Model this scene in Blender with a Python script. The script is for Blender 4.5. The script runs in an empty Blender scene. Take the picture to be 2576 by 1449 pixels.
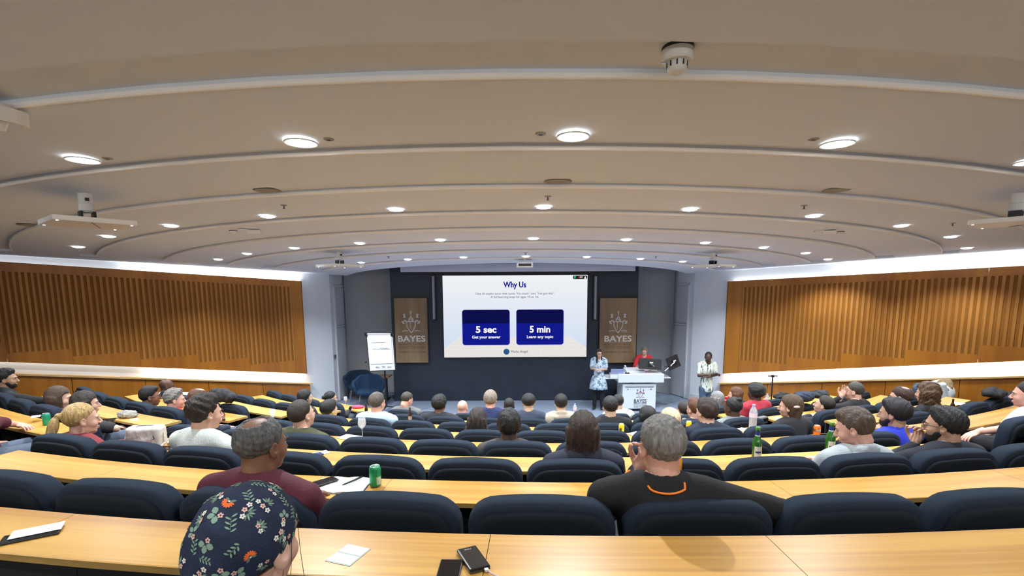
import bpy, bmesh, math, random
import numpy as np
from mathutils import Vector, Matrix
random.seed(7); RNG = np.random.default_rng(7)
PI = math.pi
# ------------------------------------------------------------------ camera
CZ = 3.25                                   # camera height above the stage floor
FP = 1250.0; CPY = 889.58; PT = 0.134709; RL = -0.0050787
_fw = np.array([0, math.cos(PT), -math.sin(PT)]); _r0 = np.array([1., 0, 0]); _u0 = np.cross(_r0, _fw)
_rt = math.cos(RL)*_r0 + math.sin(RL)*_u0; _up = -math.sin(RL)*_r0 + math.cos(RL)*_u0
scene = bpy.context.scene
COL = scene.collection
cam_d = bpy.data.cameras.new('camera'); cam = bpy.data.objects.new('camera', cam_d); COL.objects.link(cam)
cam_d.sensor_width = 36.0; cam_d.lens = FP/2576*36.0; cam_d.shift_y = (CPY-724.5)/2576
cam_d.clip_start = 0.05; cam_d.clip_end = 100
M3 = Matrix(((_rt[0], _up[0], -_fw[0]), (_rt[1], _up[1], -_fw[1]), (_rt[2], _up[2], -_fw[2])))
cam.matrix_world = Matrix.Translation((0, 0, CZ)) @ M3.to_4x4()
scene.camera = cam
# ------------------------------------------------------------------ world, exposure
world = bpy.data.worlds.new('world'); scene.world = world; world.use_nodes = True
world.node_tree.nodes['Background'].inputs[0].default_value = (0.62, 0.66, 0.72, 1)
world.node_tree.nodes['Background'].inputs[1].default_value = 0.12
scene.view_settings.view_transform = 'Standard'; scene.view_settings.look = 'None'
scene.view_settings.exposure = 0.0; scene.view_settings.gamma = 1.0; scene.view_settings.use_curve_mapping = False
DOWN_W = 210.0          # power of one downlight
DOWN_GLOW = 42.0       # emission of its diffuser
LED_W = 16.0           # per metre, hidden strips of the side walls
# ------------------------------------------------------------------ geometry of the room (measured)
CX, YC = 0.699174, 16.48587                 # centre of the seating arcs
SZ1, SH1, ST, SS = 1.77330, 0.811204, 0.209608, 1.003815
DZB, DZF, DDH = 1.684871, 1.391472, 0.0817662
CCX, CCY = 0.15, 16.5                       # centre of the ceiling arcs
LIPS = [2.65, 3.72, 4.78, 5.91, 6.98, 8.17, 9.2, 10.34]
def ray(x, y): return _fw + _rt*((x-1288)/FP) + _up*((CPY-y)/FP)
def at_depth(x, y, Y):
    d = ray(x, y); p = d*(Y/d[1]); return Vector((p[0], p[1], p[2]+CZ))
def at_height(x, y, z):
    d = ray(x, y); p = d*((z-CZ)/d[2]); return Vector((p[0], p[1], z))
def at_ceiling(x, y, off=0.0):
    d = ray(x, y); p = d*((1.2+off)/(d[2]+.0615*d[1])); return Vector((p[0], p[1], p[2]+CZ))
def at_row(x, y, r, off):
    """point on the ray of a pixel whose distance from the arc centre is that of seat row r plus off towards the stage"""
    d = ray(x, y); R = YC-(SZ1+(r-1)*SS+off)
    a = d[0]**2+d[1]**2; b = -2*(d[0]*CX+d[1]*YC); c = CX**2+YC**2-R*R
    t = (-b-math.sqrt(max(0, b*b-4*a*c)))/(2*a); p = d*t
    return Vector((p[0], p[1], p[2]+CZ))
def on_left(x, y, off=0.0):
    d = ray(x, y); t = (-(18.95-off*1.414))/(d[0]-d[1]); p = d*t; return Vector((p[0], p[1], p[2]+CZ))
def on_right(x, y, off=0.0):
    d = ray(x, y); t = (19.1-off*1.414)/(d[0]+d[1]); p = d*t; return Vector((p[0], p[1], p[2]+CZ))
def ceil_z(Y): return CZ+1.2-.0615*Y
def seat_top(r): return CZ-(SH1+(r-1)*ST)
def desk_z(r): return CZ-(SH1+r*ST+DDH)
def floor_z(r): return seat_top(r)-.95
def polar(R, th, z=0.0, c=(CX, YC)): return Vector((c[0]+R*math.sin(th), c[1]-R*math.cos(th), z))
# ------------------------------------------------------------------ materials
MATS = {}
def mat(name, col, rough=.6, metal=0., emit=None, estr=0., noise=None, bump=None, coat=0., trans=0., alpha=1., sheen=0., spec=None, ior=None):
    """noise=(scale, amount, stretch(xyz)) varies value; bump=(scale, strength)"""
    if name in MATS: return MATS[name]
    m = bpy.data.materials.new(name); m.use_nodes = True; nt = m.node_tree; b = nt.nodes['Principled BSDF']
    c4 = (col[0], col[1], col[2], 1)
    b.inputs['Base Color'].default_value = c4; b.inputs['Roughness'].default_value = rough; b.inputs['Metallic'].default_value = metal
    if coat: b.inputs['Coat Weight'].default_value = coat; b.inputs['Coat Roughness'].default_value = .25
    if trans: b.inputs['Transmission Weight'].default_value = trans
    if sheen: b.inputs['Sheen Weight'].default_value = sheen
    if spec is not None: b.inputs['Specular IOR Level'].default_value = spec
    if ior: b.inputs['IOR'].default_value = ior
    if alpha < 1: b.inputs['Alpha'].default_value = alpha
    if emit: b.inputs['Emission Color'].default_value = (*emit, 1); b.inputs['Emission Strength'].default_value = estr
    tc = nt.nodes.new('ShaderNodeTexCoord')
    if noise:
        mp = nt.nodes.new('ShaderNodeMapping'); mp.inputs['Scale'].default_value = noise[2] if len(noise) > 2 else (1, 1, 1)
        nt.links.new(tc.outputs['Object'], mp.inputs[0])
        n = nt.nodes.new('ShaderNodeTexNoise'); n.inputs['Scale'].default_value = noise[0]; n.inputs['Detail'].default_value = 5
        nt.links.new(mp.outputs[0], n.inputs['Vector'])
        r = nt.nodes.new('ShaderNodeValToRGB'); a = noise[1]
        r.color_ramp.elements[0].position = .3; r.color_ramp.elements[1].position = .7
        r.color_ramp.elements[0].color = tuple(max(0, v*(1-a)) for v in col)+(1,)
        r.color_ramp.elements[1].color = tuple(min(1, v*(1+a)) for v in col)+(1,)
        nt.links.new(n.outputs['Fac'], r.inputs[0]); nt.links.new(r.outputs[0], b.inputs['Base Color'])
    if bump:
        mp2 = nt.nodes.new('ShaderNodeMapping'); mp2.inputs['Scale'].default_value = bump[2] if len(bump) > 2 else (1, 1, 1)
        nt.links.new(tc.outputs['Object'], mp2.inputs[0])
        n2 = nt.nodes.new('ShaderNodeTexNoise'); n2.inputs['Scale'].default_value = bump[0]; n2.inputs['Detail'].default_value = 3
        nt.links.new(mp2.outputs[0], n2.inputs['Vector'])
        bp = nt.nodes.new('ShaderNodeBump'); bp.inputs['Strength'].default_value = bump[1]; bp.inputs['Distance'].default_value = .01
        nt.links.new(n2.outputs['Fac'], bp.inputs['Height']); nt.links.new(bp.outputs[0], b.inputs['Normal'])
    MATS[name] = m; return m
def mat_wood(name, c_lo, c_hi, rough=.4, coat=.3, polar_c=None, scale=1.0, vertical=False):
    """wood with long grain; polar_c: the grain follows arcs about that point"""
    if name in MATS: return MATS[name]
    m = bpy.data.materials.new(name); m.use_nodes = True; nt = m.node_tree; b = nt.nodes['Principled BSDF']
    N = nt.nodes.new; L = nt.links.new
    b.inputs['Roughness'].default_value = rough; b.inputs['Coat Weight'].default_value = coat; b.inputs['Coat Roughness'].default_value = .3
    geo = N('ShaderNodeNewGeometry'); sep = N('ShaderNodeSeparateXYZ')
    if polar_c:
        sub = N('ShaderNodeVectorMath'); sub.operation = 'SUBTRACT'; sub.inputs[1].default_value = (polar_c[0], polar_c[1], 0)
        L(geo.outputs['Position'], sub.inputs[0]); L(sub.outputs[0], sep.inputs[0])
        fl = N('ShaderNodeCombineXYZ'); L(sep.outputs[0], fl.inputs[0]); L(sep.outputs[1], fl.inputs[1])
        ln = N('ShaderNodeVectorMath'); ln.operation = 'LENGTH'; L(fl.outputs[0], ln.inputs[0])
        at = N('ShaderNodeMath'); at.operation = 'ARCTAN2'; L(sep.outputs[0], at.inputs[0]); 
        ng = N('ShaderNodeMath'); ng.operation = 'MULTIPLY'; ng.inputs[1].default_value = -1; L(sep.outputs[1], ng.inputs[0]); L(ng.outputs[0], at.inputs[1])
        m1 = N('ShaderNodeMath'); m1.operation = 'MULTIPLY'; m1.inputs[1].default_value = 9.0*scale; L(at.outputs[0], m1.inputs[0])
        m2 = N('ShaderNodeMath'); m2.operation = 'MULTIPLY'; m2.inputs[1].default_value = 24.0*scale; L(ln.outputs['Value'], m2.inputs[0])
        cb = N('ShaderNodeCombineXYZ'); L(m1.outputs[0], cb.inputs[0]); L(m2.outputs[0], cb.inputs[1]); vec = cb.outputs[0]
    else:
        mp = N('ShaderNodeMapping'); mp.inputs['Scale'].default_value = (9*scale, 9*scale, .7*scale) if vertical else (.7*scale, 9*scale, 9*scale)
        L(geo.outputs['Position'], mp.inputs[0]); vec = mp.outputs[0]
    n = N('ShaderNodeTexNoise'); n.inputs['Scale'].default_value = 1.0; n.inputs['Detail'].default_value = 8; n.inputs['Roughness'].default_value = .6; n.inputs['Distortion'].default_value = .6
    L(vec, n.inputs['Vector'])
    n2 = N('ShaderNodeTexNoise'); n2.inputs['Scale'].default_value = .22; n2.inputs['Detail'].default_value = 2; L(vec, n2.inputs['Vector'])
    mx = N('ShaderNodeMath'); mx.operation = 'MULTIPLY_ADD'; mx.inputs[1].default_value = .55; L(n2.outputs['Fac'], mx.inputs[0])
    sc = N('ShaderNodeMath'); sc.operation = 'MULTIPLY'; sc.inputs[1].default_value = .45; L(n.outputs['Fac'], sc.inputs[0]); L(sc.outputs[0], mx.inputs[2])
    r = N('ShaderNodeValToRGB'); r.color_ramp.elements[0].position = .40; r.color_ramp.elements[1].position = .60
    r.color_ramp.elements[0].color = (*c_lo, 1); r.color_ramp.elements[1].color = (*c_hi, 1)
    L(mx.outputs[0], r.inputs[0]); L(r.outputs[0], b.inputs['Base Color'])
    MATS[name] = m; return m
def mat_emit(name, col, s):
    if name in MATS: return MATS[name]
    m = bpy.data.materials.new(name); m.use_nodes = True; nt = m.node_tree
    for n in list(nt.nodes): nt.nodes.remove(n)
    e = nt.nodes.new('ShaderNodeEmission'); o = nt.nodes.new('ShaderNodeOutputMaterial')
    e.inputs[0].default_value = (*col, 1); e.inputs[1].default_value = s; nt.links.new(e.outputs[0], o.inputs[0])
    MATS[name] = m; return m
# ------------------------------------------------------------------ object helpers
def tag(o, label=None, cat=None, group=None, kind=None):
    if label: o['label'] = label
    if cat: o['category'] = cat
    if group: o['group'] = group
    if kind: o['kind'] = kind
    return o
def thing(name, label, cat, loc=(0, 0, 0), rot=(0, 0, 0), group=None, scale=1.0):
    o = bpy.data.objects.new(name, None); COL.objects.link(o); o.empty_display_size = .1
    o.location = loc; o.rotation_euler = rot if hasattr(rot, '__len__') else (0, 0, rot)
    o.scale = (scale,)*3
    return tag(o, label, cat, group)
class MB:
    def __init__(s): s.v = []; s.f = []; s.m = []; s.k = 0
    def add(s, vs, fs, k=None, mtx=None):
        n = len(s.v)
        if mtx is not None: vs = [mtx @ Vector(p) for p in vs]
        s.v += [tuple(p) for p in vs]; s.f += [tuple(i+n for i in f) for f in fs]; s.m += [s.k if k is None else k]*len(fs)
        return s
    def box(s, c, d, rot=None, k=None, mtx=None):
        x, y, z = d[0]/2, d[1]/2, d[2]/2
        vs = [Vector(p) for p in ((-x,-y,-z),(x,-y,-z),(x,y,-z),(-x,y,-z),(-x,-y,z),(x,-y,z),(x,y,z),(-x,y,z))]
        if rot is not None:
            R = rot if isinstance(rot, Matrix) else Matrix.Rotation(rot, 3, 'Z'); vs = [R @ p for p in vs]
        vs = [p+Vector(c) for p in vs]
        return s.add(vs, [(0,3,2,1),(4,5,6,7),(0,1,5,4),(1,2,6,5),(2,3,7,6),(3,0,4,7)], k, mtx)
    def cyl(s, p0, p1, r0, r1=None, n=12, k=None, cap=True, mtx=None):
        r1 = r0 if r1 is None else r1
        p0, p1 = Vector(p0), Vector(p1); d = (p1-p0)
        if d.length < 1e-9: return s
        d.normalize(); a = d.orthogonal().normalized(); b = d.cross(a)
        vs = []
        for p, r in ((p0, r0), (p1, r1)):
            for i in range(n):
                t = 2*PI*i/n; vs.append(p+a*(r*math.cos(t))+b*(r*math.sin(t)))
        fs = [(i, (i+1) % n, n+(i+1) % n, n+i) for i in range(n)]
        if cap: fs += [tuple(range(n-1, -1, -1)), tuple(range(n, 2*n))]
        return s.add(vs, fs, k, mtx)
    def tube(s, pts, r, n=8, k=None):
        for a, b in zip(pts[:-1], pts[1:]): s.cyl(a, b, r, r, n, k)
        return s
    def lathe(s, prof, n=20, c=(0, 0, 0), k=None, ks=None, mtx=None, cap=True):
        vs = []; fs = []; km = []
        for r, z in prof:
            for i in range(n): t = 2*PI*i/n; vs.append((c[0]+r*math.cos(t), c[1]+r*math.sin(t), c[2]+z))
        m0 = s.k if k is None else k
        nn = len(s.v)
        for j in range(len(prof)-1):
            for i in range(n): fs.append((j*n+i, j*n+(i+1) % n, (j+1)*n+(i+1) % n, (j+1)*n+i)); km.append(ks[j] if ks else m0)
        if cap and prof[0][0] > 1e-5: fs.append(tuple(range(n-1, -1, -1))); km.append(ks[0] if ks else m0)
        if cap and prof[-1][0] > 1e-5: fs.append(tuple((len(prof)-1)*n+i for i in range(n))); km.append(ks[-1] if ks else m0)
        if mtx is not None: vs = [mtx @ Vector(p) for p in vs]
        s.v += [tuple(p) for p in vs]; s.f += [tuple(i+nn for i in f) for f in fs]; s.m += km
        return s
    def prism(s, poly, z0, z1, k=None, mtx=None):
        n = len(poly); vs = [(p[0], p[1], z0) for p in poly]+[(p[0], p[1], z1) for p in poly]
        fs = [tuple(range(n-1, -1, -1)), tuple(range(n, 2*n))]+[(i, (i+1) % n, n+(i+1) % n, n+i) for i in range(n)]
        return s.add(vs, fs, k, mtx)
    def build(s, name, mats, parent=None, loc=None, smooth=False, bevel=0, off=None):
        me = bpy.data.meshes.new(name)
        vs = s.v if off is None else [(p[0]-off[0], p[1]-off[1], p[2]-off[2]) for p in s.v]
        me.from_pydata(vs, [], s.f)
        if not isinstance(mats, (list, tuple)): mats = [mats]
        for m in mats: me.materials.append(m)
        if len(mats) > 1: me.polygons.foreach_set('material_index', s.m)
        if smooth is True: me.polygons.foreach_set('use_smooth', [True]*len(me.polygons))
        me.update()
        o = bpy.data.objects.new(name, me); COL.objects.link(o)
        if parent is not None: o.parent = parent
        if loc is not None: o.location = loc
        if bevel:
            b = o.modifiers.new('bevel', 'BEVEL'); b.width = bevel; b.segments = 2; b.limit_method = 'ANGLE'; b.angle_limit = .6
        return o
def struct(o, label=None): o['kind'] = 'structure'; 
def text_obj(name, body, size, m, parent, loc, rot=(PI/2, 0, 0), align='CENTER', ext=.001, bold=0.0, sx=1.0, spacing=1.0, width=None):
    cu = bpy.data.curves.new(name, 'FONT'); cu.body = body; cu.size = size; cu.align_x = align; cu.align_y = 'CENTER'
    cu.extrude = ext; cu.offset = bold; cu.space_character = spacing; cu.resolution_u = 3
    o = bpy.data.objects.new(name, cu); COL.objects.link(o)
    dg = bpy.context.evaluated_depsgraph_get(); dg.update()
    me = bpy.data.meshes.new_from_object(o.evaluated_get(dg)); bpy.data.objects.remove(o)
    me.materials.clear(); me.materials.append(m)
    if width:
        xs = [v.co.x for v in me.vertices]; w = max(xs)-min(xs); sx = width/max(w, 1e-6)
    o = bpy.data.objects.new(name, me); COL.objects.link(o); o['kind'] = 'stuff'
    o.parent = parent; o.location = loc; o.rotation_euler = rot; o.scale = (sx, 1, 1)
    return o
def copy_tree(o, parent=None, kids=None):
    c = o.copy(); COL.objects.link(c)
    if parent is not None: c.parent = parent
    for ch in (kids or {}).get(o.name, []): copy_tree(ch, c, kids)
    return c
def kid_map(root):
    km = {}
    def rec(o):
        km[o.name] = list(o.children)
        for c in o.children: rec(c)
    rec(root); return km
ORD = ['first','second','third','fourth','fifth','sixth','seventh','eighth','ninth','tenth','eleventh','twelfth','thirteenth','fourteenth','fifteenth','sixteenth']
# ================================================================== ROOM
m_ceil = mat('ceiling_paint', (.72, .79, .90), .9, bump=(60, .04))
m_bead = mat('ceiling_bead_pale', (.95, .94, .92), .6)  # lighter than the ceiling paint, so the lip shows as a bright line
m_white = mat('wall_paint', (.66, .69, .74), .85, bump=(40, .05))
m_grey = mat('alcove_paint', (.42, .43, .44), .85, bump=(40, .05))
m_dark = mat('screen_wall_paint', (.018, .026, .042), .5, noise=(3, .12))
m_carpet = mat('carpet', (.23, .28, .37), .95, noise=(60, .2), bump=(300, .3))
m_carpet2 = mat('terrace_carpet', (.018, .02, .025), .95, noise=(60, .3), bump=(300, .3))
m_skirt = mat('skirting', (.6, .63, .68), .5)
m_oakwall = mat_wood('wall_oak', (.29, .092, .004), (.41, .150, .009), .42, .25, vertical=True, scale=.8)
m_slatoak = mat_wood('slat_oak', (.31, .115, .014), (.43, .175, .026), .45, .2, vertical=True, scale=.8)
m_slot = mat('slot_felt', (.235, .085, .004), .9, noise=(90, .3))
m_cap = mat_wood('cap_oak', (.55, .33, .12), (.7, .45, .2), .4, .3)
m_blackm = mat('black_plastic', (.012, .012, .014), .45)
m_whitep = mat('white_plastic', (.75, .76, .75), .4)
# ---- floor: stage, then terraces as annular steps
fl = MB()
TH = np.linspace(math.radians(-72), math.radians(72), 73)
def ring(mb, Za, Zb, za, zb, ths=TH, c=(CX, YC), k=None, flip=False):
    vs = []; n = len(ths)
    for Z, z in ((Za, za), (Zb, zb)):
        for t in ths: vs.append(polar(c[1]-Z, t, z, c))
    fs = [(i, i+1, n+i+1, n+i) if not flip else (i, n+i, n+i+1, i+1) for i in range(n-1)]
    mb.add(vs, fs, k)
floor_root = MB().box((0, 9, -.06), (40, 26, .1)).build('floor', m_carpet); floor_root['kind'] = 'structure'
st = MB()
for r in range(-1, 8):
    Za = (SZ1+(r-1)*SS)-.045 if r > -1 else -3.5
    Zb = (SZ1+r*SS)-.045 if r < 7 else 8.95
    z = floor_z(r)
    ring(st, Za, Zb, z, z)
    zn = floor_z(r+1) if r < 7 else 0.0
    ring(st, Zb, Zb, z, zn)
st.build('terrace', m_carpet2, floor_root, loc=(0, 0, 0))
# ---- ceiling: sloping plane with stepped arcs
def wall_th(R, side, inset):
    """azimuth where a ceiling arc of radius R meets the side wall line moved inwards"""
    # left: X = -(18.95-Y)+inset*1.414 ; right: X = 19.1-Y-inset*1.414
    ths = np.linspace(0, 1.5, 3000)
    X = CCX+R*np.sin(ths)*(1 if side > 0 else -1); Y = CCY-R*np.cos(ths)
    lim = (19.1-Y-inset*1.414) if side > 0 else (18.95-Y-inset*1.414)
    bad = np.where(np.abs(X) > lim)[0]
    return ths[bad[0]] if len(bad) else 1.5
cl = MB(); NB = 40
Zs_start = -4.0; prev = Zs_start
bays = []; beads = []
RW = [.33, .165, .30, .24, .33, .28, .33, .28]; RD = .042
for k, Zl in enumerate(LIPS+[11.2]):
    bays.append((prev, Zl, RD if k < len(LIPS) else 0.0, RW[k] if k < len(LIPS) else 0.0)); prev = Zl
for bi, (Za, Zb, dz, rw) in enumerate(bays):
    Zr = Zb-rw
    rows = [(Za+(Zr-Za)*u, 0) for u in (0, .25, .5, .75, 1)]
    if bi == 0: rows = [(z_, 0) for z_ in (Za, -2, -1, 0, .8, 1.5, Zr)]
    if dz: rows += [(Zr+.0015, dz), ((Zr+Zb)/2, dz), (Zb, dz)]
    n = None; grid = []
    thb = {s: wall_th(CCY-Zb, s, .55 if s > 0 else .9) for s in (-1, 1)}
    for Z, off_ in rows:
        R = CCY-Z
        a_in = -thb[-1]*1.0; b_in = thb[1]*1.0
        aw = -max(wall_th(R, -1, -.02), thb[-1]+.01); bw = max(wall_th(R, 1, -.02), thb[1]+.01)
        a_in = max(a_in, aw+.005); b_in = min(b_in, bw-.005)
        col = []
        for t in (aw, a_in): p = polar(R, t, 0, (CCX, CCY)); p.z = ceil_z(p.y); col.append(p)
        for t in np.linspace(a_in, b_in, NB):
            p = polar(R, t, 0, (CCX, CCY)); p.z = ceil_z(p.y)+off_; col.append(p)
        for t in (b_in, bw): p = polar(R, t, 0, (CCX, CCY)); p.z = ceil_z(p.y); col.append(p)
        grid.append(col); n = len(col)
    vs = [p for c in grid for p in c]
    fs = [(j*n+i, (j+1)*n+i, (j+1)*n+i+1, j*n+i+1) for j in range(len(grid)-1) for i in range(n-1)]
    cl.add(vs, fs)
    if dz > 0:                                                    # the riser with a rounded nose at its foot
        last = grid[-1][2:-2]; m = len(last); prof = [(0, 0), (0, -dz+.022)]; prof2 = [(0, -dz+.023), (-.003, -dz+.012), (-.003, -dz+.002), (.004, -dz-.004), (.014, -dz-.005), (.020, -dz+.001)]; beads.append((last, prof2))
        vs = []
        for dr, dzz in prof:
            for p in last:
                d = Vector((CCX-p.x, CCY-p.y, 0)).normalized(); q = p+d*dr; q.z = p.z+dzz; vs.append(q)
        fs = [(j*m+i, (j+1)*m+i, (j+1)*m+i+1, j*m+i+1) for j in range(len(prof)-1) for i in range(m-1)]
        cl.add(vs, fs)
    if bi == len(bays)-1:                                         # fascia up to the stage ceiling
        last = grid[-1]; m = len(last); vs = list(last)+[Vector((p.x, p.y, CZ+1.25)) for p in last]
        cl.add(vs, [(i, m+i, m+i+1, i+1) for i in range(m-1)])
ceiling = cl.build('ceiling', m_ceil, smooth=False); ceiling['kind'] = 'structure'
for last, prof2 in beads:
    mb = MB(); m = len(last); vs = []
    for dr, dzz in prof2:
        for p in last:
            d = Vector((CCX-p.x, CCY-p.y, 0)).normalized(); q = p+d*dr; q.z = p.z+dzz; vs.append(q)
    mb.add(vs, [(j*m+i, (j+1)*m+i, (j+1)*m+i+1, j*m+i+1) for j in range(len(prof2)-1) for i in range(m-1)]); mb.build('edge_bead', m_bead, ceiling, smooth=True)
MB().box((0, 14.3, CZ+1.3), (14, 6.5, .08)).build('stage_ceiling', m_ceil, ceiling)
MB().box((0, -2.0, CZ+1.6), (44, 8, .08)).build('rear_ceiling', m_ceil, ceiling)
# ---- side walls
def wall_slab(name, A, B, z0, z1, m, thick=.12, parent=None, out=1):
    """vertical slab from A to B (xy), its room face on the line, body outside"""
    A, B = Vector((A[0], A[1], 0)), Vector((B[0], B[1], 0)); d = (B-A).normalized(); n = Vector((-d.y, d.x, 0))*out*thick
    poly = [A, B, B+n, A+n]
    if out < 0: poly = poly[::-1]
    return MB().prism([(p.x, p.y) for p in poly], z0, z1).build(name, m, parent)
TOPZ = CZ+1.7
w = wall_slab('wall_left', (-5.05, 13.90), (-16.0, 2.95), 0, TOPZ, m_white, out=-1); w['kind'] = 'structure'; WL = w
w = wall_slab('wall_right', (5.10, 14.0), (16.1, 3.0), 0, TOPZ, m_white, out=1); w['kind'] = 'structure'; WR = w
for nm, A, B, o in (('wall_rear_left', (-16, 2.95), (-16, -4), -1), ('wall_rear_right', (16.1, 3), (16.1, -4), 1), ('wall_rear', (-16, -4), (16.1, -4), -1)):
    wall_slab(nm, A, B, 0, TOPZ+.3, m_white, out=o)['kind'] = 'structure'
# alcoves either side of the dark screen wall
a = wall_slab('wall_stage_left', (-5.05, 13.90), (-4.86, 15.05), 0, TOPZ, m_white, out=1); a['kind'] = 'structure'; ASL = a
a = wall_slab('wall_stage_right', (5.10, 14.0), (4.72, 15.05), 0, TOPZ, m_white, out=-1); a['kind'] = 'structure'; ASR = a
a = wall_slab('wall_stage_back', (-5.3, 15.1), (5.3, 15.1), 0, TOPZ, m_grey, out=1); a['kind'] = 'structure'
sw = MB().box((.075, 14.55, 2.3), (6.93, 1.1, 4.6)).build('wall_screen', m_dark); sw['kind'] = 'structure'
# rounded joint of alcove wall: quarter curve
for sx, x0 in ((-1, -4.86), (1, 4.72)):
    mb = MB(); n = 9; R = .55; vs = []
    for z in (0, TOPZ):
        for i in range(n):
            t = i/(n-1)*PI/2; vs.append((x0-sx*(R-R*math.cos(t)), 15.095-R+R*math.sin(t), z))
    mb.add(vs, [(i, i+1, n+i+1, n+i) for i in range(n-1)])
    o = mb.build('wall_curve_left' if sx < 0 else 'wall_curve_right', m_grey, smooth=True); o['kind'] = 'structure'
# ---- side wall timber lining: big slatted panels off the wall, lining below
def lining(side):
    onw = on_left if side < 0 else on_right
    d = Vector((-1, -1, 0)).normalized() if side < 0 else Vector((1, -1, 0)).normalized()      # towards the camera
    nrm = Vector((1, -1, 0)).normalized() if side < 0 else Vector((-1, -1, 0)).normalized()      # into the room
    O = Vector((-5.05, 13.90, 0)) if side < 0 else Vector((5.10, 14.0, 0))
    nm = 'left' if side < 0 else 'right'
    def sz(x, y, off): p = onw(x, y, off); q = p-O; return (q.dot(d), p.z)
    F = .16                                                        # face of the panels off the wall
    if side < 0:
        t0, t1 = sz(760, 707, F), sz(0, 658, F); b0, b1 = sz(771, 940, F), sz(0, 910, F); c0, c1 = sz(773, 963, F), sz(0, 938, F)
    else:
        t0, t1 = sz(1831, 708, F), sz(2576, 668, F); b0, b1 = sz(1818, 940, F), sz(2576, 908, F); c0, c1 = sz(1813, 963, F), sz(2576, 945, F)
    s0 = (t0[0]+b0[0])/2
    lin = lambda a, b, s: a[1]+(b[1]-a[1])*(s-a[0])/(b[0]-a[0])
    top = lambda s: lin(t0, t1, s); bot = lambda s: lin(b0, b1, s); cap = lambda s: lin(c0, c1, s)
    root = thing('timber_lining', 'honey oak slatted wall lining on the %s side wall' % nm, 'wall panel', O); 
    root['kind'] = 'structure'; root.name = 'trim_1' if side < 0 else 'trim_2'
    del root['category']
    P = lambda s, off, z: (d.x*s+nrm.x*off, d.y*s+nrm.y*off, z)
    def slab(s_a, s_b, zf0, zf1, o0, o1):
        """solid from s_a to s_b, bottom/top functions, offsets o0..o1 from the wall"""
        vs = [P(s_a, o0, zf0(s_a)), P(s_b, o0, zf0(s_b)), P(s_b, o0, zf1(s_b)), P(s_a, o0, zf1(s_a)),
              P(s_a, o1, zf0(s_a)), P(s_b, o1, zf0(s_b)), P(s_b, o1, zf1(s_b)), P(s_a, o1, zf1(s_a))]
        mb = MB(); mb.add(vs, [(0,1,2,3),(4,7,6,5),(0,4,5,1),(1,5,6,2),(2,6,7,3),(3,7,4,0)]); return mb
    # section joints measured along the wall
    if side < 0: xs = [735, 617, 489, 339, 168, 0]; ybase = 930
    else: xs = [1866, 1988, 2126, 2288, 2476, 2700]; ybase = 930
    secs = [sz(x, 800, F)[0] for x in xs]
    step = (secs[-2]-secs[0])/4 if True else 0
    while len(secs) < 9: secs.append(secs[-1]+1.3)
    # plain margin board
    slab(s0, secs[0]-.02, bot, top, F-.02, F).build('panel', m_oakwall, root)
    for i in range(len(secs)-1):
        a_, b_ = secs[i], secs[i+1]; L = b_-a_
        mb = slab(a_-.015, b_-.018, bot, top, F-.05, F-.012); mb.build('panel', m_slot, root)
        zt = lambda s: top(s)-.17
        zb0 = bot(a_)+.22+ (0.0)
        zb = lambda s, z=max(bot(a_), bot(b_))+.16: z
        mb = slab(a_-.015, b_-.018, bot, zb, F-.011, F); mb.build('rail', m_oakwall, root)
        mb = slab(a_-.015, b_-.018, zt, top, F-.011, F); mb.build('rail', m_oakwall, root)
        ns = 11; pw = L/ns
        for j in range(ns+1):
            c = a_+pw*j-(.0 if j else -.01); wd = pw*.46
            if j == 0: s_a, s_b = a_-.015, a_+pw*.25
            elif j == ns: s_a, s_b = b_-pw*.25, b_-.018
            else: s_a, s_b = c-wd/2, c+wd/2
            slab(s_a, s_b, zb, zt, F-.011, F-.001).build('slat', m_slatoak, root)
    # dark returns at panel ends/top/bottom
    slab(s0-.002, s0+.02, bot, top, .02, F).build('return_board', m_oakwall, root)
    # cap shelf and lower lining boards
    e = lambda z: (lambda s: cap(s)+z)
    slab(s0-.12 if side < 0 else s0-.1, 12.6, e(-.035), e(0), 0, F+.05).build('cap_rail', m_cap, root)
    fl0 = lambda s: 0.0
    s_a = s0-.06
    while s_a < 12.5:
        slab(s_a, s_a+1.19, fl0, e(-.036), F-.02, F).build('lining_board', m_oakwall, root); s_a += 1.2
    # hidden led strips
    return root, P, O, d, nrm, s0, top, bot, cap, F
def strip_light(name, A, B, direction, width, power, col):
    A, B = Vector(A), Vector(B); ld = bpy.data.lights.new(name, 'AREA'); ld.shape = 'RECTANGLE'; L = (B-A).length
    ld.size = L; ld.size_y = width; ld.energy = power*L; ld.color = col
    o = bpy.data.objects.new(name, ld); COL.objects.link(o)
    x = (B-A).normalized(); z = -Vector(direction).normalized(); y = z.cross(x).normalized(); z = x.cross(y)
    o.matrix_world = Matrix.Translation((A+B)/2) @ Matrix((x, y, z)).transposed().to_4x4(); return o
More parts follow.
